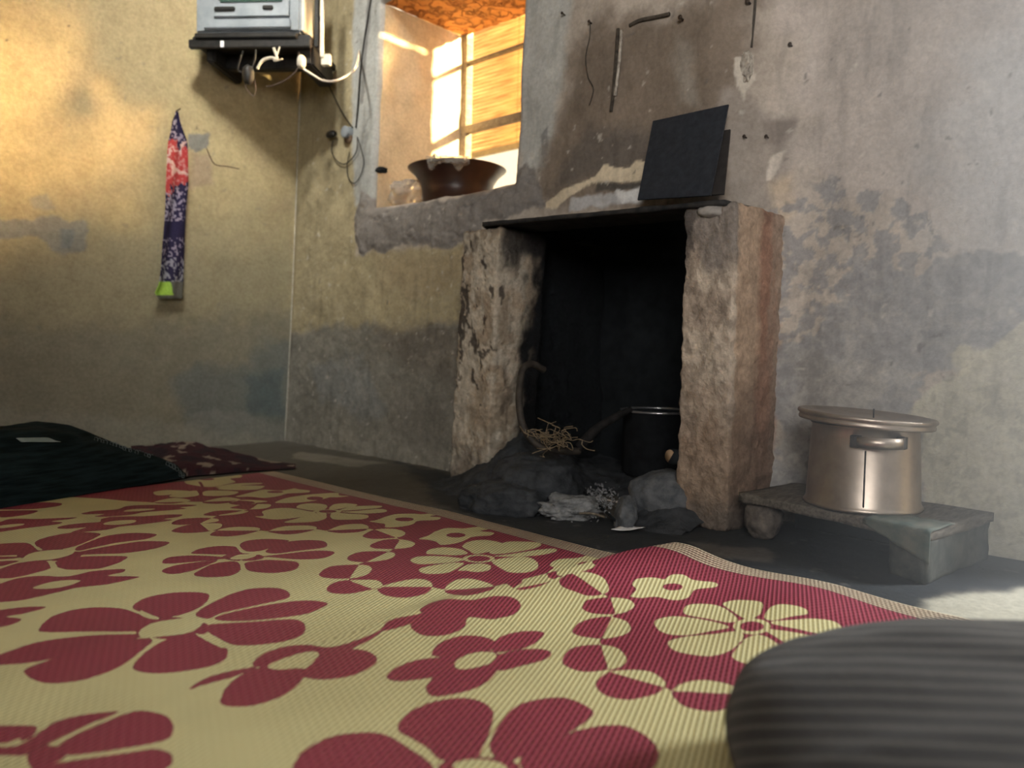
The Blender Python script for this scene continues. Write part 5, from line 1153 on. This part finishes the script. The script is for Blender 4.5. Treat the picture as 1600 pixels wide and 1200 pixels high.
for a in (a1, a2): link('handle_bracket', box_me('handle_bracket', cyl(a, h*.86, r-.002)-Vector((.013, .013, .018)), cyl(a, h*.86, r-.002)+Vector((.013, .013, .018)), .003), M_aludark, pot_)
# lid: shallow tray, a little tilted and larger than the pot
lr = .197
prof = [(0, .012), (.08, .012), (.155, .008), (lr-.008, .003), (lr-.004, .005), (lr-.003, .011), (lr-.006, .016), (lr-.004, .020), (lr+.001, .024), (lr+.001, .030), (lr-.003, .034), (lr-.014, .034), (lr-.02, .026), (.15, .020), (0, .022)]
lme = lathe_me('lid', prof, 96); lid = link('lid', lme, M_alu)
lid.location = pc+Vector((0.0, -.0, h+.004))-Vector((HX, HY, 0))*.0; lid.rotation_euler = (radians(0), radians(0), 0)
ax = Vector((HX, HY, 0)); lid.rotation_mode = 'QUATERNION'
from mathutils import Quaternion
lid.rotation_quaternion = Quaternion(ax, radians(3.2)) @ Quaternion(Vector(r0), radians(1.5))
bpy.context.view_layer.update()
lid.parent = pot_; lid.matrix_parent_inverse = pot_.matrix_world.inverted()
kp = lid.location+Vector((0, 0, .02))+Vector(r0)*.025
link('lid_knob', tube_me('lid_knob', [kp, kp+Vector((0, 0, .028))], .0022, 8, subdiv=1), M_black, pot_)

# ------------------------------------------------------------------ paper scrap on the floor
pq = [fl(955, 829, .003), fl(985, 830, .004), fl(1008, 826, .006), fl(978, 822, .004)]
me = D.meshes.new('paper_scrap'); n = 8; P = np.zeros((n, n, 3))
for i in range(n):
    for j in range(n):
        s_, t = i/(n-1), j/(n-1); q = pq[0].lerp(pq[1], s_).lerp(pq[3].lerp(pq[2], s_), t); P[i, j] = (q.x, q.y, q.z+.006*abs(s_-.5)+.002)
o = tag(link('paper_scrap', gridmesh('paper_scrap', P), M_paper), 'small folded white paper scrap on dark floor before the hearth', 'paper'); s = o.modifiers.new('s', 'SOLIDIFY'); s.thickness = .0015

# ------------------------------------------------------------------ thin haze volume, denser towards the doorway side
m = D.materials.new('thin_haze'); m.use_nodes = True; nt = m.node_tree; nt.nodes.remove(nt.nodes['Principled BSDF'])
g = N(nt, 'ShaderNodeNewGeometry'); sp = N(nt, 'ShaderNodeSeparateXYZ'); L(nt, g.outputs['Position'], sp.inputs[0])
mr = N(nt, 'ShaderNodeMapRange', interpolation_type='SMOOTHSTEP'); L(nt, sp.outputs[1], mr.inputs[0])
for i_, v_ in ((1, 1.15), (2, .1), (3, 0.0), (4, .32)): mr.inputs[i_].default_value = v_
vs_ = N(nt, 'ShaderNodeVolumeScatter'); vs_.inputs['Color'].default_value = (.92, .96, 1, 1); vs_.inputs['Anisotropy'].default_value = .2
L(nt, mr.outputs[0], vs_.inputs['Density']); L(nt, vs_.outputs[0], nt.nodes['Material Output'].inputs['Volume'])
o = link('haze', box_me('haze', (1.72, -.9, .02), (2.50, 1.15, 2.9), 0), m, smooth=False)
tag(o, 'thin pale haze hanging in front of the wall above the aluminium pot', 'haze', kind='stuff')
